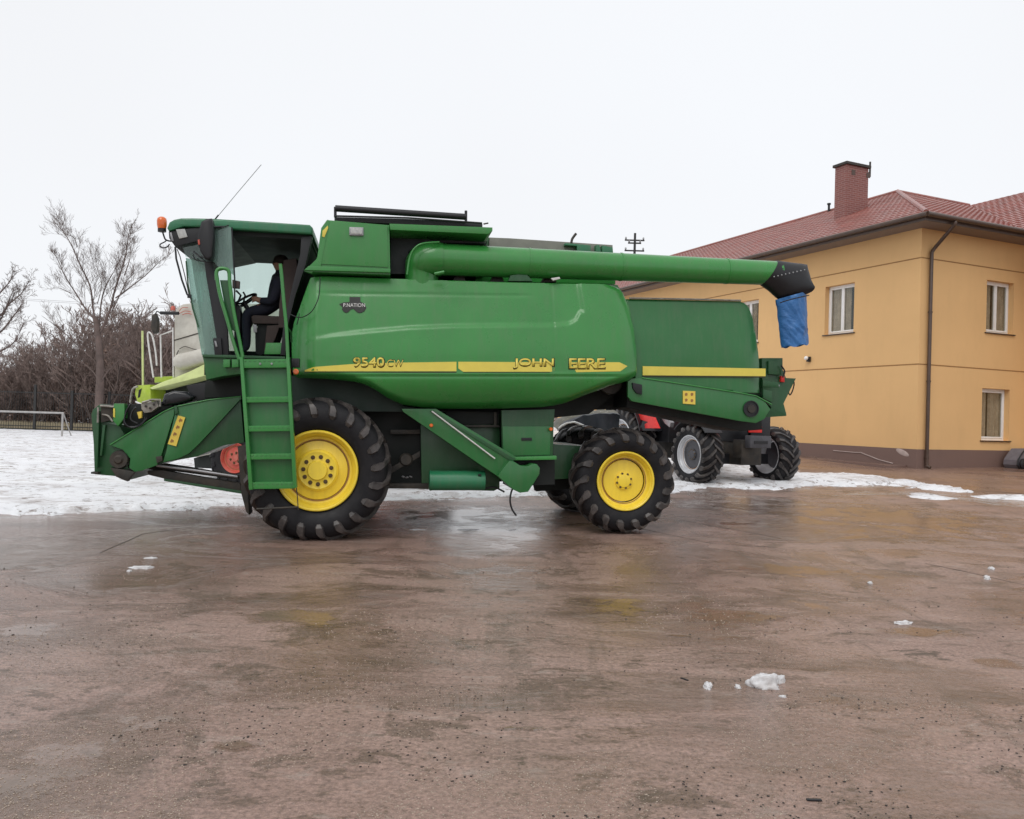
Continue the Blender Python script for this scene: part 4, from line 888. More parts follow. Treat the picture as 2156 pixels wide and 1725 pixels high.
# seat, console, steering wheel
plates('seat_cushion', [([(529, 667), (534, 664), (589, 666), (590, 682), (532, 681)], 1.15, .55)], 'seat')
plates('seat_back', [([(597, 548), (624, 544), (626, 580), (618, 640), (603, 690), (586, 690), (588, 640), (594, 590)], 1.0, .72)], 'seat')
plates('seat_base', [([(545, 682), (592, 682), (583, 712), (570, 742), (548, 748), (538, 744), (537, 700)], 1.2, .45)], 'inner')
plates('seat_suspension', [([(562, 686), (590, 684), (580, 712), (567, 738), (556, 740)], 1.12, .06)], 'seat')
plates('console', [([(532, 683), (540, 684), (541, 700), (534, 700)], 1.1, .03)], 'metal_grey')
bm = bmesh.new(); c = H(512, 636, 1.45); mt = Matrix.Translation(c) @ Matrix.Rotation(R(-32), 4, 'Y')
rr = [mt @ Vector((.20*math.cos(a), .20*math.sin(a), 0)) for a in [2*math.pi*k/32 for k in range(33)]]; tube(bm, rr, .016, 8, cap=False)
for a in (0, 2.1, 4.2): tube(bm, [mt @ Vector((0, 0, -.02)), mt @ Vector((.2*math.cos(a), .2*math.sin(a), 0))], .014, 6)
tube(bm, [mt @ Vector((0, 0, .0)), mt @ Vector((0, 0, -.25)), H(498, 745, 1.45)], .035, 10); part('steering_wheel', bm, 'black')
plates('dashboard', [([(493, 640), (503, 642), (506, 660), (505, 748), (493, 748)], 1.35, .2)], 'black'); ptube('lever', [(497, 612, 1.3), (507, 622, 1.3), (500, 640, 1.35)], .014, 'black'); ptube('lever', [(512, 615, 1.2), (516, 622, 1.2), (512, 640, 1.3)], .012, 'black')
# ladder and handrails
LW = -.22
la = plates('ladder_rail', [([(504, 752), (511, 752), (532, 1031), (524, 1032)], LW, .09)], 'green')
plates('ladder_rail', [([(602, 752), (609, 752), (625, 1027), (617, 1028)], LW, .09)], 'green')
plates('ladder_panel', [([(511, 775), (603, 775), (618, 1018), (531, 1020)], LW+.10, .02)], 'green_lower')
for i, (y0, y1) in enumerate(((757, 775), (836, 848), (897, 909), (956, 968), (1016, 1030))):
    xl = 508+(y0-752)*.072; xr = 605+(y0-752)*.058
    bm = bmesh.new(); plate(bm, C, [(xl, y0), (xr, y0-1), (xr+.5, y1-1), (xl+.8, y1)], LW+.02, .16, bev=.004)
    st = part('ladder_step', bm, 'green')
    bm = bmesh.new()
    for j in range(9):
        f = xl+8+(xr-xl-16)*j/8; a = H(f, y0+2, LW+.02); box(bm, a+Vector((-.014, -.006, -.012)), a+Vector((.014, .004, .006)))
    o = part('step_teeth', bm, 'green', st); o['kind'] = 'stuff'
for x in (548, 572): 
    bm = bmesh.new(); c = H(x, 766, LW+.015); lathe(bm, [(-.01, .0001), (-.01, .012), (.01, .014)], 12, c); part('bolt', bm, 'metal_grey')
ptube('handrail', [(456, 590), (456, 573), (462, 566), (474, 566), (482, 573), (484, 600), (492, 655), (503, 710), (511, 752)], .022, 'green', None, w=.05, n=4)
ptube('handrail', [(456, 580), (463, 620), (478, 672), (492, 722), (504, 757)], .022, 'green', None, w=.05, n=4)
plates('handrail_plate', [([(463, 590), (484, 590), (492, 655), (500, 700), (488, 695), (474, 650)], .10, .02)], 'green_shaded')
ptube('handrail', [(590, 556), (593, 580), (598, 640), (603, 690), (606, 752)], .021, 'green', None, w=-.12, n=4)
ptube('handrail_stay', [(603, 690, -.12), (612, 700, .1), (614, 720, .2)], .012, 'green_shaded', n=3)
ptube('ladder_rope', [(624, 1026, -.2), (626, 1045, -.2), (628, 1074, -.2)], .006, 'metal_dark'); ptube('ladder_bar', [(540, 1072, -.15), (628, 1068, -.15)], .012, 'metal_dark')
# ---- feeder house
fh = plates('feeder_side', [([(345, 866), (366, 857), (367, 872), (340, 958), (330, 980), (300, 991), (284, 994), (272, 985), (274, 966), (258, 947), (232, 938)], .92, .05), ], 'green_lower')
plates('feeder_side', [([(372, 856), (440, 842), (506, 835), (508, 839), (452, 900), (420, 934), (398, 955), (375, 966), (343, 974), (350, 950)], .93, .05)], 'green_lower')
plates('feeder_body', [([(372, 858), (506, 838), (514, 932), (470, 938), (413, 962), (345, 974), (286, 992), (262, 950), (300, 910), (345, 870)], .985, 1.3)], 'green_shaded')
ptube('trim', [(232, 937), (345, 867), (366, 858)], .009, 'green', fh, w=.915); ptube('trim', [(372, 856), (440, 842), (508, 835)], .009, 'green', fh, w=.925)
plates('feeder_hinge', [([(366, 855), (372, 854), (375, 870), (368, 874)], .90, .05), ], 'green_shaded'); plates('hinge_tab', [([(328, 962), (341, 960), (342, 970), (330, 976)], .90, .05)], 'metal_dark')
bm = bmesh.new(); c = H(250, 968, .90); lathe(bm, [(-.03, .0001), (-.03, .04), (-.012, .06), (-.012, .108), (.03, .118), (.06, .118)], 32, c); part('drive_roller', bm, 'metal_dark')
plates('sticker', [([(375, 875), (390, 879), (371, 940), (353, 935)], .912, .008)], 'yellow_dirty', fh, 0)
for k in range(4):
    x, y = 380-6.0*k, 885+14.5*k; plates('sticker_mark', [([(x-4, y+1), (x-1, y-4), (x+4, y-1), (x+3, y+3), (x-1, y+2), (x-2, y+5)], .908, .004)], 'band', fh, 0)
plates('feeder_frame', [([(192, 872), (196, 862), (211, 851), (214, 853), (216, 890), (250, 895), (262, 915), (232, 938), (258, 947), (270, 966), (268, 1012), (245, 1003), (199, 999), (197, 935)], .98, 1.5)], 'green_shaded')
plates('frame_edge', [([(203, 868), (209, 866), (205, 985), (199, 985)], .90, .08), ([(216, 895), (222, 895), (214, 960), (210, 960)], .92, .06)], 'green_shaded', None, .004)
plates('frame_foot', [([(191, 994), (206, 994), (206, 999), (191, 998)], .88, .12)], 'metal_dark'); plates('roller_skid', [([(232, 985), (268, 990), (284, 994), (270, 1009), (268, 1014), (262, 1012), (244, 1004)], .89, .1)], 'metal_dark')
plates('coupler_block', [([(212, 852), (236, 852), (236, 862), (240, 884), (212, 890)], .9, .05)], 'metal_dark')
ptube('coupler_bar', [(211, 855), (240, 857)], .016, 'metal_pale', w=.88); ptube('coupler_bar', [(215, 873), (228, 876), (237, 888)], .012, 'metal_pale', w=.87, n=3); ptube('coupler_bar', [(207, 858), (206, 890)], .014, 'metal_pale', w=.88)
plates('gearbox_cover', [([(240, 850), (262, 850), (262, 880), (248, 898), (238, 886)], .86, .12)], 'green'); plates('gearbox_tag', [([(238, 860), (242, 860), (242, 880), (238, 878)], .85, .02)], 'yellow_decal')
plates('feeder_top', [([(262, 852), (300, 850), (345, 846), (365, 855), (340, 866), (290, 895), (262, 900)], 1.0, .9)], 'inner')
for k, pts in enumerate(([(268, 862), (260, 880), (264, 895), (282, 899), (300, 890), (306, 878)], [(276, 850), (266, 866), (262, 888), (275, 900), (295, 896), (310, 880)], [(286, 858), (278, 868), (276, 884), (290, 892)])):
    ptube('hydraulic_hose', pts, .012, 'black_gloss', None, w=.9-.03*k, n=5)
plates('valve_body', [([(296, 850), (318, 846), (330, 844), (334, 856), (318, 868), (304, 870), (298, 862)], .9, .2)], 'metal_pale')
plates('valve_knob', [([(288, 868), (298, 866), (298, 880), (292, 882)], .87, .05)], 'yellow_dirty'); ptube('valve_rail', [(299, 848), (320, 842), (338, 842), (337, 856)], .014, 'metal_pale', w=.87)
for x, y in ((307, 856), (316, 860), (324, 852)): ptube('valve_port', [(x, y, .89), (x, y, .85)], .016, 'metal_dark')
bm = bmesh.new(); plate(bm, C, [(338, 852), (345, 830), (365, 823), (392, 825), (410, 836), (400, 843), (372, 852), (350, 856)], .95, .6, bev=.04)
for v in bm.verts: v.co += Vector((0, 0, .02*noise.noise(v.co*6)))
part('plastic_cover', bm, 'black_gloss', None, 60)
plates('feeder_lift', [([(392, 812), (430, 806), (508, 802), (508, 834), (440, 840), (405, 844)], 1.05, 1.0)], 'black'); ptube('bolt', [(484, 828, 1.04), (484, 828, 1.0)], .02, 'metal_grey')
plates('header_beam', [([(300, 985), (345, 976), (400, 984), (502, 1002), (502, 1010), (345, 990), (330, 992)], 1.25, .08), ], 'metal_dark')
plates('header_beam', [([(310, 992), (340, 990), (505, 1018), (508, 1036), (345, 1008), (312, 1000)], 1.1, .1)], 'metal_dark'); plates('beam_trim', [([(345, 1008), (508, 1034), (508, 1040), (345, 1013)], 1.08, .1)], 'green_shaded'); 
ptube('prop_shaft', [(330, 980, 1.05), (420, 992, 1.05), (500, 1004, 1.05)], .02, 'metal_grey')
plates('axle_housing', [([(500, 940), (520, 935), (524, 1085), (518, 1078), (508, 1040), (505, 1000)], .95, .3)], 'metal_dark')

# ------------------------------------------------------------------ driver
def person_mesh(name, J, E, rad, skinfn, mats):
    names = list(J); me = bpy.data.meshes.new(name); me.from_pydata([J[n] for n in names], [(names.index(a), names.index(b)) for a, b in E], [])
    o = bpy.data.objects.new(name, me); COL.objects.link(o); md = o.modifiers.new('skin', 'SKIN'); md.use_smooth_shade = True
    for i, n in enumerate(names):
        sv = me.skin_vertices[0].data[i]; sv.radius = rad[n] if isinstance(rad[n], tuple) else (rad[n], rad[n]); sv.use_root = (i == 0)
    s = o.modifiers.new('sub', 'SUBSURF'); s.levels = 2; s.render_levels = 2
    bpy.context.view_layer.update(); dg_ = bpy.context.evaluated_depsgraph_get(); m2 = bpy.data.meshes.new_from_object(o.evaluated_get(dg_)); bpy.data.objects.remove(o)
    for m in mats: m2.materials.append(m)
    for p in m2.polygons: p.material_index = skinfn(p.center); p.use_smooth = True
    o = bpy.data.objects.new(name, m2); COL.objects.link(o); return o
def Q(px, py, w): return H(px, py, w)
hip = Q(588, 652, 1.45); J = {'pel': hip}
def add(n, p): J[n] = p
add('waist', Q(590, 632, 1.45)); add('chest', Q(590, 605, 1.45)); add('neck0', Q(592, 580, 1.45)); add('neck', Q(591, 571, 1.45)); add('head', Q(588, 556, 1.45)); add('crown', Q(590, 541, 1.45))
rad = {'pel': .17, 'waist': .17, 'chest': .19, 'neck0': .12, 'neck': .055, 'head': .085, 'crown': .07}
E = [('pel', 'waist'), ('waist', 'chest'), ('chest', 'neck0'), ('neck0', 'neck'), ('neck', 'head'), ('head', 'crown')]
for s, w, hx in (('l', 1.22, (538, 632)), ('r', 1.70, (534, 626))):
    add('sh'+s, Q(589, 592, w)); add('el'+s, Q(573, 636, w-.02)); add('wr'+s, Q(548, 633, 1.45+(w-1.45)*.75)); add('pa'+s, Q(540, 630, 1.45+(w-1.45)*.72)); rad.update({'sh'+s: .10, 'el'+s: .075, 'wr'+s: .045, 'pa'+s: (.038, .02)})
    E += [('chest', 'sh'+s), ('sh'+s, 'el'+s), ('el'+s, 'wr'+s), ('wr'+s, 'pa'+s)]
    pa = J['pa'+s]
    for k in range(4):
        a = pa+Vector((-.035, .0, .03-.02*k)); b = a+Vector((-.030, .018, -.012)); add(f'f{s}{k}', a); add(f'g{s}{k}', b); rad[f'f{s}{k}'] = .010; rad[f'g{s}{k}'] = .008; E += [('pa'+s, f'f{s}{k}'), (f'f{s}{k}', f'g{s}{k}')]
    add('t'+s, pa+Vector((-.01, .01, .045))); rad['t'+s] = .011; E.append(('pa'+s, 't'+s))
    ww = 1.45+(w-1.45)*.5
    add('kn'+s, Q(518, 658, ww)); add('an'+s, Q(520, 732, ww)); add('to'+s, Q(502, 742, ww)); rad.update({'kn'+s: .075, 'an'+s: .055, 'to'+s: .04}); add('th'+s, Q(560, 652, ww)); rad['th'+s] = .095
    E += [('pel', 'th'+s), ('th'+s, 'kn'+s), ('kn'+s, 'an'+s), ('an'+s, 'to'+s)]
zh = J['neck'].z; wl_, wr_ = J['wrl'], J['wrr']
driver = person_mesh('person', J, E, rad, lambda c: 1 if (c.z > zh+.0 or (c-J['pal']).length < .085 or (c-J['par']).length < .085) else 0, [M['jacket'], M['skin']])
# a face: brow, nose, chin pulled out of the head facing the windscreen
hc = J['head']
for v in driver.data.vertices:
    d = v.co-hc
    if d.length < .16 and v.co.z > zh:
        if d.x < -.02: v.co.x -= .030*gauss(d.y, .018)*gauss(d.z+.005, .03) + .015*gauss(d.y, .03)*gauss(d.z+.06, .02); v.co.x += .012*gauss(abs(d.y)-.032, .014)*gauss(d.z-.025, .014)
driver.matrix_world = C.m
tag(driver, 'driver in a dark navy jacket sitting at the steering wheel inside the cab', 'person')
bm = bmesh.new(); bmesh.ops.create_uvsphere(bm, u_segments=20, v_segments=14, radius=1, matrix=Matrix.Translation(hc+Vector((.022, 0, .045))) @ Matrix.Diagonal((.10, .088, .085, 1)))
mk('hair', bm, M['hair'], driver, 60)
bm = bmesh.new()
for sy in (-1, 1): bmesh.ops.create_uvsphere(bm, u_segments=8, v_segments=6, radius=.010, matrix=Matrix.Translation(hc+Vector((-.078, sy*.032, .02))))
mk('eyes', bm, M['black_ink'], driver, 60)['kind'] = 'stuff'
# ------------------------------------------------------------------ blue sheet tied under the spout
bm = bmesh.new(); rows = []
L_ = [(1638, 630), (1642, 655), (1645, 685), (1648, 710), (1651, 732)]; R_ = [(1703, 612), (1704, 645), (1705, 680), (1706, 700), (1707, 725)]
L2, R2 = bezier([H(x, y, .32) for x, y in L_], 6), bezier([H(x, y, .32) for x, y in R_], 6)
for side in (0, 1):
    rows = []
    for i, (a, b) in enumerate(zip(L2, R2)):
        row = []
        for k in range(31):
            t = k/30; p = a+(b-a)*t; f = .5+.5*i/len(L2)
            bul = math.sin(math.pi*t)**.6*.15; wr = .022*noise.noise(Vector((t*4+i*.12, i*.16, side*5)))+.018*noise.noise(Vector((t*9-i*.35, i*.2, 7+side*3)))
            p = p + Vector((0, (bul+wr)*(1 if side else -1)+.07, .012*math.sin(t*14)*(i == len(L2)-1))); row.append(bm.verts.new(p))
        rows.append(row)
    for r1, r2 in zip(rows, rows[1:]):
        for k in range(30): bm.faces.new((r1[k], r1[k+1], r2[k+1], r2[k]))
bmesh.ops.remove_doubles(bm, verts=bm.verts, dist=.004)
ts = mk('tarpaulin', bm, M['tarp'], None, 180); ts.matrix_world = C.m; tag(ts, 'blue crumpled plastic sheet hanging under the black rubber spout boot', 'tarpaulin')
ptube('tie_cord', [(1642, 638, .2), (1660, 632, .14), (1680, 627, .14), (1703, 622, .2)], .008, 'black', ts, n=4)
# ------------------------------------------------------------------ lime and cream harvester behind
KO = ground(440, 1022); k_ = R(-12); K = Frame(KO, Vector((math.cos(k_), math.sin(k_), 0)), Vector((-math.sin(k_), math.cos(k_), 0)))
kh = empty('harvester', K.m, 'cream and lime green harvester parked behind the cab of the big green one', 'harvester')
def kp(name, lst, m, parent=None, bev=.01):
    bm = bmesh.new()
    for pts, w, t in lst: plate(bm, K, pts, w, t, bev=bev)
    return mk(name, bm, M[m], parent or kh, 30)
def kt(name, pts, r, m, w=0, n=0, parent=None):
    P = [K.hit(x, y, w) for x, y in pts]; bm = bmesh.new(); tube(bm, bezier(P, n) if n else P, r, 8); return mk(name, bm, M[m], parent or kh, 60)
kp('hood', [([(366, 668), (371, 650), (384, 640), (400, 638), (640, 640), (640, 800), (366, 796)], .1, 2.4)], 'cream', None, .05)
kp('hood_seam', [([(366, 716), (420, 700), (421, 702), (366, 718)], .09, .02)], 'metal_dark', None, 0)
kt('pipe_end', [(378, 735), (390, 730), (410, 736), (432, 738)], .008, 'metal_dark', .06, 4); kt('pipe_edge', [(376, 738), (372, 750), (380, 768), (388, 778)], .010, 'metal_dark', .06, 4)
P = [K.hit(x, y, -.05) for x, y in ((383, 762), (405, 757), (450, 745))]; bm = bmesh.new(); tube(bm, P, .17, 24); mk('delivery_pipe', bm, M['cream'], kh, 50)
bm = bmesh.new(); bmesh.ops.create_uvsphere(bm, u_segments=20, v_segments=12, radius=.175, matrix=Matrix.Translation(P[0])); mk('pipe_bend', bm, M['cream'], kh, 80)
for k, pts in enumerate(([(377, 656), (384, 648), (396, 648)], [(378, 660), (390, 655), (402, 657)], [(384, 663), (394, 660), (404, 662)])): kt('emblem', pts, .007, 'red_rim', .05, 3)
kp('lime_guard', [([(315, 817), (340, 805), (368, 795), (400, 782), (430, 767), (436, 790), (398, 800), (358, 810), (320, 820)], -.2, .5)], 'lime_pale'); kp('lime_deck', [([(325, 794), (366, 792), (366, 802), (325, 806)], .2, .8)], 'lime')
kp('front_bracket', [([(286, 812), (316, 810), (318, 848), (290, 850), (284, 830)], -.2, .5)], 'lime'); kp('bracket_slot', [([(292, 822), (298, 818), (294, 836), (290, 838)], -.21, .02)], 'inner', None, 0)
kt('bracket_bar', [(290, 814), (279, 820), (274, 848)], .02, 'metal_pale', -.25, 3); kt('bracket_bar', [(286, 846), (302, 852), (318, 846)], .02, 'white_metal', -.25, 3)
kt('lime_post', [(300, 697), (301, 812)], .022, 'lime_pale', -.1)
kt('handrail', [(323, 795), (314, 735), (311, 704), (316, 701), (322, 712), (328, 745), (330, 770)], .018, 'white_metal', -.1, 4); kt('handrail', [(340, 795), (338, 706), (362, 697)], .018, 'white_metal', -.1); kt('handrail', [(365, 795), (364, 690)], .015, 'white_metal', -.1)
kt('lamp_arm', [(338, 659), (376, 660)], .035, 'black', -.1); 
bm = bmesh.new(); c = K.hit(364, 652, -.1); lathe(bm, [(-.02, .0001), (-.02, .045), (.05, .045), (.075, .02), (.076, .0001)], 16, c, ax='z'); mk('beacon', bm, M['red_rim'], kh, 60)
kt('mirror_arm', [(338, 660), (330, 656), (326, 668)], .012, 'black', -.1, 3); kp('mirror', [([(320, 664), (326, 660), (331, 672), (330, 700), (322, 703), (317, 690)], -.12, .08)], 'metal_dark')
kp('undercarriage', [([(330, 812), (436, 792), (640, 800), (640, 900), (620, 985), (500, 990), (410, 985), (408, 965), (480, 945), (500, 900), (400, 850), (345, 850)], .3, 1.8)], 'inner', None, 0); kp('side_sill', [([(411, 957), (470, 945), (470, 951), (411, 963)], .2, .1)], 'cream')
wc = K.hit(489, 965, -.1); wheel(Vector((wc.x, .15, wc.z)), .60, .30, .2, 14, 6, True, parent=kh, mats=('red_rim', 'tyre', 'tyre')); wheel(Vector((wc.x, 2.1, wc.z)), .60, .30, .2, 14, 6, True, parent=kh, mats=('red_rim', 'tyre', 'tyre'), rotz=math.pi)
wheel(Vector((wc.x+3.2, .25, .85)), .85, .42, .28, 16, 8, True, parent=kh, mats=('red_rim', 'tyre', 'tyre')); wheel(Vector((wc.x+3.2, 2.2, .85)), .85, .42, .28, 16, 8, True, parent=kh, mats=('red_rim', 'tyre', 'tyre'), rotz=math.pi)
# ------------------------------------------------------------------ tractor between combine and house
TO = ground(1466, 1020); T = Frame(TO, dR, dL)
M['hitch'] = simple('dull_steel', (.085, .085, .095), .45, .4, var=.25)
tr = empty('tractor', T.m, 'red and black tractor with grey rims facing the yard between combine and house', 'tractor')
rt = T.i @ ground(1628, 1013); trk = rt.x; print('track', trk, rt[:])
def tp(name, lst, m, parent=None, bev=.01):
    bm = bmesh.new()
    for pts, w, t in lst:
        if t is None: box(bm, pts, w, bev=bev)
        else: plate(bm, T, pts, w, t, bev=bev)
    return mk(name, bm, M[m], parent or tr, 30)
def twheel(x, y, R0, rim, hw, n, sgn): return wheel(Vector((x, y, R0-.01)), R0, rim, hw, n, 8, False, parent=tr, mats=('silver', 'tyre', 'lug', 'hitch'), rotz=-math.pi/2*sgn)
trk = min(2.4, max(1.7, trk))-.12; twheel(.0, 0, .66, .40, .25, 18, 1); twheel(trk, 0, .66, .40, .25, 18, -1); twheel(-.05, 2.7, .86, .5, .3, 20, 1); twheel(trk+.05, 2.7, .86, .5, .3, 20, -1)
mc = trk/2
tp('chassis', [((mc-.28, -.5, .45), (mc+.28, 3.0, .95), None)], 'metal_dark'); tp('front_axle', [((.25, -.12, .45), (trk-.25, .12, .68), None)], 'black')
tp('bonnet', [((mc-.34, -.45, 1.22), (mc+.34, 1.5, 1.75), None)], 'red', None, .08); tp('grille', [((mc-.26, -.78, 1.0), (mc+.26, -.752, 1.6), None)], 'black')
tp('radiator_frame', [((mc-.3, -.7, .951), (mc+.3, 1.4, 1.219), None)], 'black'); tp('front_hitch', [((mc-.42, -.95, .84), (mc+.14, -.78, 1.10), None)], 'hitch'); tp('hitch_slot', [((mc-.32, -.962, .93), (mc+.04, -.952, .99), None)], 'black', None, 0)
tp('hitch_frame', [((mc-.5, -.78, .62), (mc-.2, -.5, 1.0), None), ], 'metal_dark')
tp('cab_base', [((mc-.75, 1.5, .85), (mc+.75, 3.2, 1.5), None)], 'black', None, .04)
cb_ = tp('cab', [((mc-.72, 1.6, 2.45), (mc+.72, 3.2, 2.6), None)], 'red', None, .05)
tp('cab_glass', [((mc-.68, 1.65, 1.501), (mc+.68, 3.15, 2.449), None)], 'black_gloss', cb_, .02)
for x in (-.34, trk-.30): 
    bm = bmesh.new(); prev = None
    for k in range(15):
        a = R(15+k*10); ring = [bm.verts.new((xx, 2.7-.98*math.cos(a)*(1 if r else .97), .86+.98*math.sin(a)*(1 if r else .97))) for xx, r in ((x, 1), (x+.64, 1), (x+.64, 0), (x, 0))]
        if prev:
            for q in range(4): bm.faces.new((prev[q], prev[(q+1) % 4], ring[(q+1) % 4], ring[q]))
        else: bm.faces.new(ring)
        prev = ring
    bm.faces.new(prev); mk('fender', bm, M['black_gloss'], tr, 40)
    if x > 0: continue
    bm = bmesh.new(); prev = None
    for k in range(9):
        a = R(40+k*12); ring = [bm.verts.new((xx, -.76*math.cos(a)*q, .65+.76*math.sin(a)*q)) for xx, q in ((x+.1, 1), (x+.55, 1), (x+.55, .97), (x+.1, .97))]
        if prev:
            for q in range(4): bm.faces.new((prev[q], prev[(q+1) % 4], ring[(q+1) % 4], ring[q]))
        else: bm.faces.new(ring)
        prev = ring
    bm.faces.new(prev); mk('fender', bm, M['black'], tr, 40)
tp('side_panel', [([(1336, 864), (1368, 866), (1375, 884), (1383, 901), (1360, 901), (1359, 893), (1364, 888), (1344, 880)], -.0, .06)], 'red') if False else None
bm = bmesh.new(); plate(bm, T, [(1330, 856), (1368, 856), (1378, 884), (1386, 902), (1358, 902), (1357, 893), (1364, 889), (1340, 881)], -.25, .06, ax=0, bev=.01); mk('red_guard', bm, M['red'], tr, 30)
bm = bmesh.new(); plate(bm, T, [(1384, 868), (1396, 868), (1412, 890), (1410, 900), (1400, 892)], -.1, .1, ax=0); mk('step', bm, M['metal_grey'], tr, 30)
bm = bmesh.new(); c = T.hit(1580, 905, -.78); box(bm, (c.x-.05, -.8, c.z-.06), (c.x+.3, -.77, c.z+.08), bev=.01); mk('headlamp', bm, M['red'], tr, 30)  # stands for the red lower front of the bonnet, not a lamp
# ------------------------------------------------------------------ covered load behind the belly
bm = bmesh.new(); pts = [(1172, 1040), (1174, 905), (1188, 886), (1212, 876), (1240, 870), (1292, 866), (1300, 1035)]
LO = ground(1230, 1040); LF = Frame(LO, Vector((1, .15, 0)), Vector((-.15, 1, 0)))
P_ = [LF.hit(x, y, 0) for x, y in pts]
x0, x1 = P_[0].x, P_[-1].x; n = 40; m_ = 16
def hl(x): return interp([(p.x, p.z) for p in P_[1:6]], x)
grid = []
for j in range(m_+1):
    row = []
    for i in range(n+1):
        x = x0+(x1-x0)*i/n; t = j/m_; h = hl(x)
        if t < .5: q = Vector((x, 0, h*t*2*.97))
        else: q = Vector((x, (t-.5)*2*1.0, h*(.97+.05*math.sin((t-.5)*2*math.pi))))
        q += Vector((0, .06, .05))*noise.fractal(q*3, 1, 2, 3); q.z = max(-.02, q.z) if j == 0 else q.z; row.append(bm.verts.new(q))
    grid.append(row)
for a, b in zip(grid, grid[1:]):
    for i in range(n): bm.faces.new((a[i], a[i+1], b[i+1], b[i]))
m, nt, b = mat('dark_cover_with_snow'); v = coords(nt); sp_ = nd(nt, 'ShaderNodeSeparateXYZ'); nt.links.new(v, sp_.inputs[0])
c1 = ramp(nt, noi(nt, v, 3, 5), [(.35, (.012, .016, .026)), (.65, (.03, .035, .045))]); c2 = ramp(nt, noi(nt, v, 9, 6, .7), [(.35, (.04, .035, .02)), (.6, (.11, .10, .06)), (.68, (.5, .5, .48))])
nt.links.new(mixc(nt, ramp(nt, sp_.outputs[1], [(.05, g1(0)), (.12, g1(1))]), c1, c2), b.inputs['Base Color']); b.inputs['Roughness'].default_value = .5
ld = mk('covered_load', bm, m, None, 60); ld.matrix_world = LF.m; tag(ld, 'low dark covered load with scraps of snow behind the rear wheel', 'covered load')
bm = bmesh.new(); pp = [LF.hit(x, y, -.03) for x, y in ((1176, 902), (1190, 893), (1205, 890), (1225, 896), (1240, 903), (1252, 908))]; tube(bm, bezier(pp, 4), [.03*(.5+.6*abs(noise.noise(Vector((i*.7, 0, 0))))) for i in range(21)] if False else .022, 8)
for v_ in bm.verts: v_.co += Vector((0, 0, .03))*noise.noise(v_.co*9)
mk('snow_scrap', bm, M['snow_lump'], ld, 60)
# ------------------------------------------------------------------ trees, thicket, fence, goal, wires
class Raw:
    def __init__(s): s.v = []; s.f = []
    def seg(s, pts, rs, n=3):
        base = len(s.v)
        for i, p in enumerate(pts):
            t = (pts[min(i+1, len(pts)-1)]-pts[max(i-1, 0)]).normalized(); up = Vector((0, 0, 1)) if abs(t.z) < .9 else Vector((1, 0, 0))
            a = t.cross(up).normalized(); b = a.cross(t)
            for k in range(n): s.v.append(p+(a*math.cos(6.2832*k/n)+b*math.sin(6.2832*k/n))*rs[i])
        for i in range(len(pts)-1):
            for k in range(n): s.f.append((base+i*n+k, base+i*n+(k+1) % n, base+(i+1)*n+(k+1) % n, base+(i+1)*n+k))
    def mesh(s, name):
        me = bpy.data.meshes.new(name); me.from_pydata(s.v, [], s.f); return me
def branch(raw, p, d, L, r, lvl, rr, up=.25, spread=.6, kids=(5, 5, 4, 3), minr=.008):
    n = 4; pts = [p]; q = p.copy(); dd = d.normalized()
    for i in range(n):
        dd = (dd + Vector((rr.uniform(-1, 1), rr.uniform(-1, 1), rr.uniform(-.6, 1)+up*.6))*.13).normalized(); q = q+dd*(L/n); pts.append(q)
    raw.seg(pts, [max(minr, r*(1-.65*i/n)) for i in range(n+1)], 3 if r < .05 else 6)
    if lvl <= 0: return
    for k in range(kids[-lvl] if lvl <= len(kids) else 5):
        t = rr.uniform(.2, 1.0); i = min(n-1, int(t*n)); b = pts[i]+(pts[i+1]-pts[i])*(t*n-i); ax = (pts[i+1]-pts[i]).normalized()
        sv = Vector((rr.uniform(-1, 1), rr.uniform(-1, 1), rr.uniform(-.4, .8))); sv = (sv-ax*sv.dot(ax)).normalized()
        branch(raw, b, ax*.75+sv*spread+Vector((0, 0, up*.5)), L*rr.uniform(.42, .62)*(1.1-.3*t), max(minr, r*.5*(1.1-.5*t)), lvl-1, rr, up, spread, kids, minr)
def bare_tree(name, loc, build, label, cat='tree', group=None):
    root = empty(name, Matrix.Translation(loc), label, cat, group); tr_, cr_ = Raw(), Raw(); build(tr_, cr_)
    mkm('trunk', tr_.mesh('trunk'), M['twig_dark'], root, 60); mkm('crown', cr_.mesh('crown'), M['twig_dark'], root, 0); return root
TD = 46.0
def at(px, py, D): d = ray(px, py); return CAMP + d*(D/d.y)
base = at(208, 905, TD); base.z = -.05
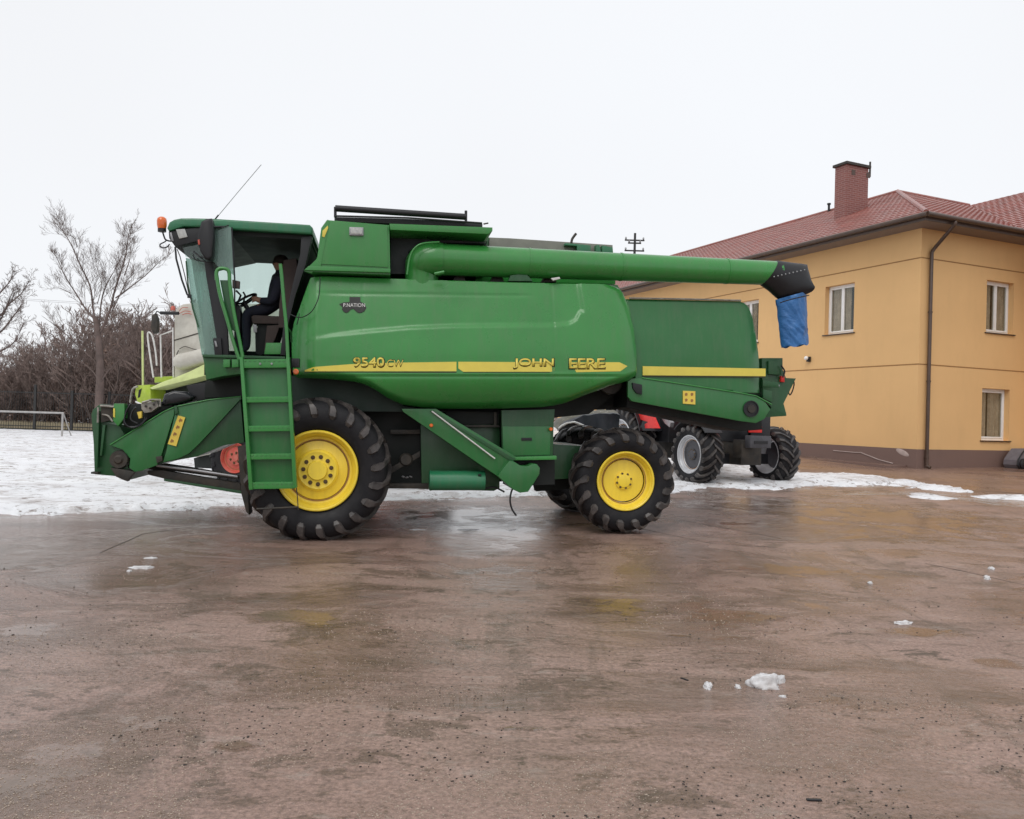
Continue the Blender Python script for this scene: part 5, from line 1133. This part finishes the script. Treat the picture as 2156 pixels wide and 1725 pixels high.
def big(tr_, cr_):
    rr = random.Random(11)
    def L(pts, r0, r1, dy=0, t=None):
        P = bezier([at(x, y, TD)+Vector((0, dy*(i/(len(pts)-1)), 0))-base for i, (x, y) in enumerate(pts)], 4); n = len(P)
        rs = [(r0+(r1-r0)*i/(n-1))*(1 if t else .8) for i in range(n)]; (t or cr_).seg(P, rs, 7); return P, rs
    L([(206, 915), (209, 850), (211, 780), (208, 720), (201, 668)], .27, .15, 0, tr_)
    limbs = [([(201, 672), (175, 650), (150, 618), (118, 575), (95, 535), (78, 520)], .07, .012, 1.5), ([(204, 700), (199, 650), (196, 605), (178, 560), (163, 520), (150, 495), (130, 470)], .075, .012, -1),
             ([(208, 705), (205, 640), (207, 600), (220, 560), (232, 520), (250, 480)], .06, .010, 2), ([(212, 700), (236, 650), (246, 620), (262, 580), (276, 545), (286, 500), (300, 475)], .09, .012, -1),
             ([(243, 628), (268, 605), (300, 575), (325, 545), (345, 525)], .05, .010, 1), ([(236, 655), (262, 630), (290, 600), (318, 588)], .045, .010, -2), ([(208, 800), (180, 775), (140, 755), (95, 745)], .05, .010, 1.5),
             ([(210, 810), (235, 785), (270, 760), (315, 735)], .05, .010, -1.5), ([(210, 770), (180, 735), (150, 700), (120, 672)], .05, .010, -1.5), ([(210, 760), (232, 730), (262, 700), (285, 690)], .045, .010, 1.5), ([(163, 520), (155, 500), (135, 490), (128, 462)], .03, .008, 0), ([(262, 580), (268, 540), (262, 500), (258, 470)], .035, .008, 1), ([(205, 640), (220, 600), (215, 560), (222, 530)], .03, .008, -1), ([(150, 618), (118, 605), (90, 600)], .03, .008, 1)]
    for pts, r0, r1, dy in limbs:
        P, rs = L(pts, r0, r1, dy)
        for i in range(4, len(P)-2):
            for _ in range(2 if i % 2 else 1):
                end = 1-.74*i/len(P)
                ax = (P[i]-P[i-1]).normalized(); sv = Vector((rr.uniform(-1, 1), rr.uniform(-1, 1), rr.uniform(-.5, .9))); sv = (sv-ax*sv.dot(ax)).normalized()
                branch(cr_, P[i], ax*1.1+sv*.75+Vector((0, 0, .25)), rr.uniform(1.0, 2.3)*end, rs[i]*.30, 2, rr, .3, .6, (5, 5), .0046)
bare_tree('bare_tree', base, big, 'tall bare tree with forked trunk standing before the brown thicket', 'tree')
b2 = at(-45, 905, 40); b2.z = 0
def left(tr_, cr_):
    rr = random.Random(5); P = bezier([at(x, y, 40)-b2 for x, y in ((-45, 915), (-40, 800), (-48, 720), (-30, 670))], 4); tr_.seg(P, [.2-.1*i/(len(P)-1) for i in range(len(P))], 7)
    for pts in ([(-30, 680), (0, 665), (20, 640), (45, 618), (62, 590)], [(-40, 720), (0, 700), (25, 670), (40, 650), (50, 632)], [(-30, 670), (-10, 630), (15, 600), (30, 580)], [(-40, 700), (-10, 690), (10, 655), (28, 610)], [(-42, 760), (0, 740), (30, 720), (50, 680)]):
        P = bezier([at(x, y, 40+rr.uniform(-1, 1)*.5)-b2 for x, y in pts], 4); n = len(P); rs = [.055*(1-.8*i/n) for i in range(n)]; cr_.seg(P, rs, 6)
        for i in range(3, n):
            for _ in range(2): branch(cr_, P[i], (P[i]-P[i-1]).normalized()+Vector((rr.uniform(-.8, .8), rr.uniform(-.8, .8), rr.uniform(-.6, .8))), rr.uniform(.3, .7), .011, 2, rr, .1, .8, (4, 3), .006)
bare_tree('bare_tree', b2, left, 'bare tree whose dark branches reach in from the left edge', 'tree')
# thicket: a few grown shapes, copied one by one
def shrub(seed, h, spreadx):
    rr = random.Random(seed); tr_, cr_ = Raw(), Raw()
    for k in range(5):
        a = rr.uniform(0, 6.28); s0 = Vector((math.cos(a)*.35, math.sin(a)*.35, 0)); d = Vector((math.cos(a)*spreadx, math.sin(a)*spreadx, 1.2))
        P = [s0]; q = s0.copy()
        for i in range(5): d = (d+Vector((rr.uniform(-.3, .3), rr.uniform(-.3, .3), .1))).normalized(); q = q+d*(h*.62/5); P.append(q)
        tr_.seg(P, [.09*(1-.6*i/5) for i in range(6)], 5)
        for i in range(1, 6):
            for _ in range(3): branch(cr_, P[i], d+Vector((rr.uniform(-1, 1), rr.uniform(-1, 1), rr.uniform(-.2, .9))), h*rr.uniform(.22, .36), .028, 3, rr, .3, .7, (3, 4, 4), .011)
    return tr_.mesh('trunk'), cr_.mesh('crown')
protos = [shrub(21, 5.6, .45), shrub(33, 6.4, .6), shrub(47, 4.8, .55)]
rr = random.Random(3); spots = []
px = -70
while px < 520: spots.append((px+rr.uniform(-8, 8), rr.uniform(49, 60))); px += 24
HT = [(-80, 5.2), (0, 5.0), (60, 4.4), (110, 5.2), (180, 6.2), (260, 7.6), (340, 8.3), (400, 8.0), (520, 7)]
where = ['left of the tall tree', 'right of the tall tree']
for i, (px, D) in enumerate(spots):
    a = at(px, 900, D); t_, c_ = protos[i % 3]; s = interp(HT, px)/5.8*rr.uniform(.9, 1.08)
    root = empty('thicket_tree', Matrix.Translation((a.x, D, -.05)) @ Matrix.Rotation(rr.uniform(0, 6.28), 4, 'Z') @ Matrix.Diagonal((s, s, s, 1)), 'bushy bare tree with fine brown twigs in the thicket behind the fence', 'tree', 'bare trees of the thicket behind the fence')
    for nm, me, m_ in (('trunk', t_, M['bark']), ('crown', c_, M['twig'])):
        if not me.materials: me.materials.append(m_)
        o = bpy.data.objects.new(nm, me); COL.objects.link(o); o.parent = root
# brown undergrowth under and behind them: one mass of twigs and dead leaves
raw = Raw(); rr = random.Random(9)
ugm = []
for i in range(60000):
    px = rr.uniform(-110, 560) if i < 52000 else rr.uniform(1100, 1330); D = rr.uniform(51, 62); x = at(px, 900, D).x
    hm = interp([(-110, 3.6), (0, 3.3), (60, 2.6), (150, 3.2), (230, 4.8), (330, 5.0), (560, 4.6), (1300, 3.0)], px)*(1+.3*noise.noise(Vector((x*.35, D*.3, 0))))
    z = hm*(rr.random()**.8); s = rr.uniform(.05, .16); c = Vector((x, D, z)); a = Vector((rr.uniform(-1, 1), rr.uniform(-1, 1), rr.uniform(-.6, 1))).normalized()*s*rr.uniform(1, 2.2); b = a.cross(Vector((rr.uniform(-1, 1), rr.uniform(-1, 1), rr.uniform(-1, 1)))).normalized()*s*.35
    k = len(raw.v); raw.v += [c-a, c+b, c+a, c-b]; raw.f.append((k, k+1, k+2, k+3))
ugmat = simple('dead_leaves', (.30, .205, .165), .9, var=.35, scale=.8)
tag(mkm('undergrowth', raw.mesh('undergrowth'), ugmat, None, 0), 'dense brown undergrowth of twigs and dead leaves', 'undergrowth', None, 'stuff')
# dry grass strip under the fence
raw = Raw(); rr = random.Random(19)
for i in range(9000):
    px = rr.uniform(-110, 260); D = rr.uniform(46.8, 49.5); x = at(px, 900, D).x; h = rr.uniform(.15, .55); l = rr.uniform(-.08, .08); k = len(raw.v)
    raw.v += [Vector((x-.02, D, 0)), Vector((x+.02, D, 0)), Vector((x+l, D+rr.uniform(-.05, .05), h))]; raw.f.append((k, k+1, k+2))
tag(mkm('dry_grass', raw.mesh('dry_grass'), simple('straw_grass', (.42, .36, .24), .9, var=.3, scale=.6), None, 0), 'pale dry grass growing along the fence', 'dry grass', None, 'stuff')
# metal fence
FD = 46.3; f0 = at(-120, 905, FD).x; f1 = at(470, 905, FD).x; zt = at(72, 824, FD).z
fr = empty('fence', Matrix.Translation((0, FD, 0)), 'dark metal bar fence along the far side of the snowy field', 'fence')
pitch = at(150, 905, FD).x-at(72, 905, FD).x; x = at(72, 905, FD).x
while x > f0: x -= pitch
while x < f1:
    bm = bmesh.new(); box(bm, (x-.07, -.05, 0), (x+.07, .05, zt+(.38 if abs(x-at(72, 905, FD).x) < .1 else .1))); mk('post', bm, M['fence_metal'], fr, 0)
    bm = bmesh.new(); xa, xb = x+.072, x+pitch-.072
    box(bm, (xa, -.02, zt-.10), (xb, .02, zt-.05)); box(bm, (xa, -.02, .25), (xb, .02, .30)); n = int((xb-xa)/.14)
    for i in range(1, n): u = xa+(xb-xa)*i/n; box(bm, (u-.009, -.0085, .12), (u+.009, .0085, zt))
    mk('bar_panel', bm, M['fence_metal'], fr, 0); x += pitch
bm = bmesh.new(); box(bm, (f0-3, -.1, -.1), (f1, .1, .13)); mk('footing', bm, M['inner'], fr, 0)
# goal frame
GD = 38.; g0 = at(-75, 900, GD).x; g1_ = at(131, 900, GD).x; gt_ = at(131, 870, GD).z
go = empty('goal', Matrix.Translation((0, GD, 0)), 'white goal frame standing on the snowy field in front of the fence', 'goal')
for xx in (g0, g1_): bm = bmesh.new(); tube(bm, [(xx, 0, 0), (xx, 0, gt_)], .045, 8); mk('goal_post', bm, M['goal_paint'], go)
bm = bmesh.new(); tube(bm, [(g0-.045, 0, gt_), (g1_+.045, 0, gt_)], .045, 8); mk('crossbar', bm, M['goal_paint'], go)
for xx in (g0, g1_): bm = bmesh.new(); tube(bm, [(xx, .05, gt_), (xx-.05, .9, .05), (xx, .02, .03)], .03, 6); mk('side_stay', bm, M['goal_paint'], go)
# overhead wires
for k, (ya, yb, D) in enumerate(((609, 629, 75), (613, 632, 77))):
    a, b = at(-300, ya-8, D), at(1000, yb+20, D+6); P = [a+(b-a)*(i/24)-Vector((0, 0, 4*.9*(i/24)*(1-i/24))) for i in range(25)]
    bm = bmesh.new(); tube(bm, P, .017, 5); tag(mk('power_line', bm, M['metal_grey']), ['upper of the two thin wires crossing the sky behind the trees', 'lower of the two thin wires crossing the sky behind the trees'][k], 'wire', 'wires crossing the sky behind the trees')
PD = 62.; pb = at(1326, 880, PD); pr = empty('utility_pole', Matrix.Translation((pb.x, PD, gz(pb.x, PD)-.1)), 'dark utility pole with cross arms rising behind the unloading tube', 'utility pole')
zt2 = at(1327, 491, PD).z-gz(pb.x, PD)+.1; bm = bmesh.new(); tube(bm, [(0, 0, 0), (.02, 0, zt2)], .14, 8, .09); mk('pole', bm, M['fence_metal'], pr)
for y0, l in ((506, .75), (512, .5), (528, .75)):
    z = at(1327, y0, PD).z-gz(pb.x, PD)+.1; bm = bmesh.new(); box(bm, (-l, -.05, z-.05), (l, .05, z+.05)); c = mk('cross_arm', bm, M['fence_metal'], pr, 0)
    for s in (-1, 1): bm = bmesh.new(); lathe(bm, [(0, .03), (.05, .07), (.14, .07), (.2, .03)], 10, (s*(l-.08), 0, z+.051), ax='z'); mk('insulator', bm, M['metal_grey'], c)
# ------------------------------------------------------------------ small things on the yard
def lump(px, py, w, h, label, flat=.5, seed=0):
    p = ground(px, py); s = (ground(px+1, py)-p).length*w/2; hh = h*s*2/w; bm = bmesh.new(); bmesh.ops.create_icosphere(bm, subdivisions=4, radius=1)
    for v in bm.verts:
        q = v.co.copy(); k = 1+.42*noise.fractal(q*1.5+Vector((seed*3, 0, 0)), .7, 2.1, 6)+.10*noise.noise(q*13+Vector((seed, 2, 0))); v.co = Vector((q.x*s*k, q.y*s*flat*k, max(-.15, q.z)*hh*k))
    o = mk('snow_lump', bm, M['snow_lump'], None, 180); o.matrix_world = Matrix.Translation(p) @ Matrix.Rotation(seed, 4, 'Z'); tag(o, label, 'snow lump', 'snow lumps left on the wet yard'); return o
lump(1612, 1446, 62, 26, 'largest white snow lump on the yard, with small crumbs beside it', .6, 0); lump(1641, 1437, 30, 16, 'small snow crumb touching the right side of the largest lump', .6, .7) 
lump(1490, 1447, 34, 9, 'flat grey snow slab left of the largest snow lump', .5, 1.3); lump(1553, 1449, 15, 7, 'tiny snow crumb just left of the largest snow lump', .6, 2.1)
lump(1648, 1468, 14, 4, 'thin snow sliver in front of the largest lump', .5, 2.9)
lump(1902, 1314, 38, 6, 'long thin sliver of snow in the middle right of the yard', .35, .2); lump(2078, 1219, 20, 6, 'nearer of two snow bits at the right of the yard', .6, 4.1); lump(2086, 1199, 16, 5, 'farther of two snow bits at the right of the yard', .6, 4.9)
lump(300, 1196, 50, 4, 'wide flat icy snow scrap on the yard at the left', .6, .1); lump(272, 1203, 18, 3, 'small icy scrap left of the wide flat one', .6, 1.9); lump(318, 1176, 24, 3, 'icy scrap just behind the wide flat one', .6, 3.3)
lump(1832, 1229, 12, 4, 'tiny snow dot between the sliver and the house', .7, .9)
# shallow puddles
# joints and cracks of the concrete slabs
def crack(pts, wd, sd):
    P = [ground(*p) for p in pts]; Q_ = []
    for a, b in zip(P, P[1:]):
        n = max(2, int((b-a).length/.08)); Q_ += [a+(b-a)*i/n for i in range(n)]
    bm = bmesh.new(); prev = None
    for i in range(len(Q_)-1):
        t = (Q_[i+1]-Q_[i]).normalized(); nn = Vector((-t.y, t.x, 0)); o = .02*noise.noise(Vector((i*.13, sd, 0))); w = wd*(.4+1.2*abs(noise.noise(Vector((i*.31, sd, 4))))); p = Q_[i]+nn*o
        r = [bm.verts.new((p.x-nn.x*w, p.y-nn.y*w, gz(p.x, p.y)+.0022)), bm.verts.new((p.x+nn.x*w, p.y+nn.y*w, gz(p.x, p.y)+.0022))]
        if prev: bm.faces.new((prev[0], prev[1], r[1], r[0]))
        prev = r
    return bm
cm = simple('crack_dirt', (.045, .033, .022), .7, var=.3)
for i, (pts, wd) in enumerate((([(1948, 1187), (2060, 1210), (2250, 1252)], .012), ([(1330, 1110), (1500, 1145), (1665, 1155)], .014), ([(1445, 1098), (1560, 1118), (1668, 1138)], .016), ([(210, 1165), (300, 1125), (400, 1110)], .012))):
    tag(mk('slab_joint', crack(pts, wd, i), cm, None, 0), kind='structure')
# loose grit
for nm, col_, N_, sd, lab in (('gravel', (.38, .31, .25), 4800, 1, 'pale grit scattered over the nearer part of the yard'), ('dark_grit', (.02, .017, .014), 700, 2, 'dark crumbs of soil scattered over the nearer part of the yard')):
    rr = random.Random(sd); V = []; Fc = []
    ico = bmesh.new(); bmesh.ops.create_icosphere(ico, subdivisions=1, radius=1); iv = [v.co.copy() for v in ico.verts]; jf = [tuple(v.index for v in f.verts) for f in ico.faces]; ico.free()
    for i in range(N_*3):
        px, py = rr.uniform(-50, 2206), 1180+545*rr.random()**.7; p = ground(px, py)
        if noise.fractal(Vector((p.x*.8, p.y*.8, sd)), 1, 2, 3) < .0: continue
        s = rr.uniform(.0018, .0052)*(1.5 if nm != 'gravel' else 1)*(1.0 if py > 1350 else 1.4); k = len(V); a = rr.uniform(0, 6)
        for v in iv: V.append((p.x+(v.x*math.cos(a)-v.y*math.sin(a)*.7)*s*rr.uniform(.8, 1.3), p.y+(v.x*math.sin(a)+v.y*.7*math.cos(a))*s, p.z+.001+v.z*s*.55))
        Fc += [tuple(q+k for q in f) for f in jf]
    me = bpy.data.meshes.new(nm); me.from_pydata(V, [], Fc); tag(mkm(nm, me, simple(nm+'_stone', col_, .6, var=.35, scale=40), None, 0), lab, 'gravel', None, 'stuff')
p = ground(1714, 1686); bm = bmesh.new(); box(bm, (-.032, -.008, 0), (.032, .008, .007), bev=.002); o = mk('wood_chip', bm, M['black']); o.matrix_world = Matrix.Translation(p); tag(o, 'small dark chip lying at the bottom right of the yard', 'chip')
p = ground(1441, 1431); bm = bmesh.new(); box(bm, (-.03, -.006, 0), (.03, .006, .006), bev=.002); o = mk('wood_chip', bm, M['black']); o.matrix_world = Matrix.Translation(p) @ Matrix.Rotation(-.9, 4, 'Z'); tag(o, 'slanting dark chip left of the flat grey snow slab', 'chip')
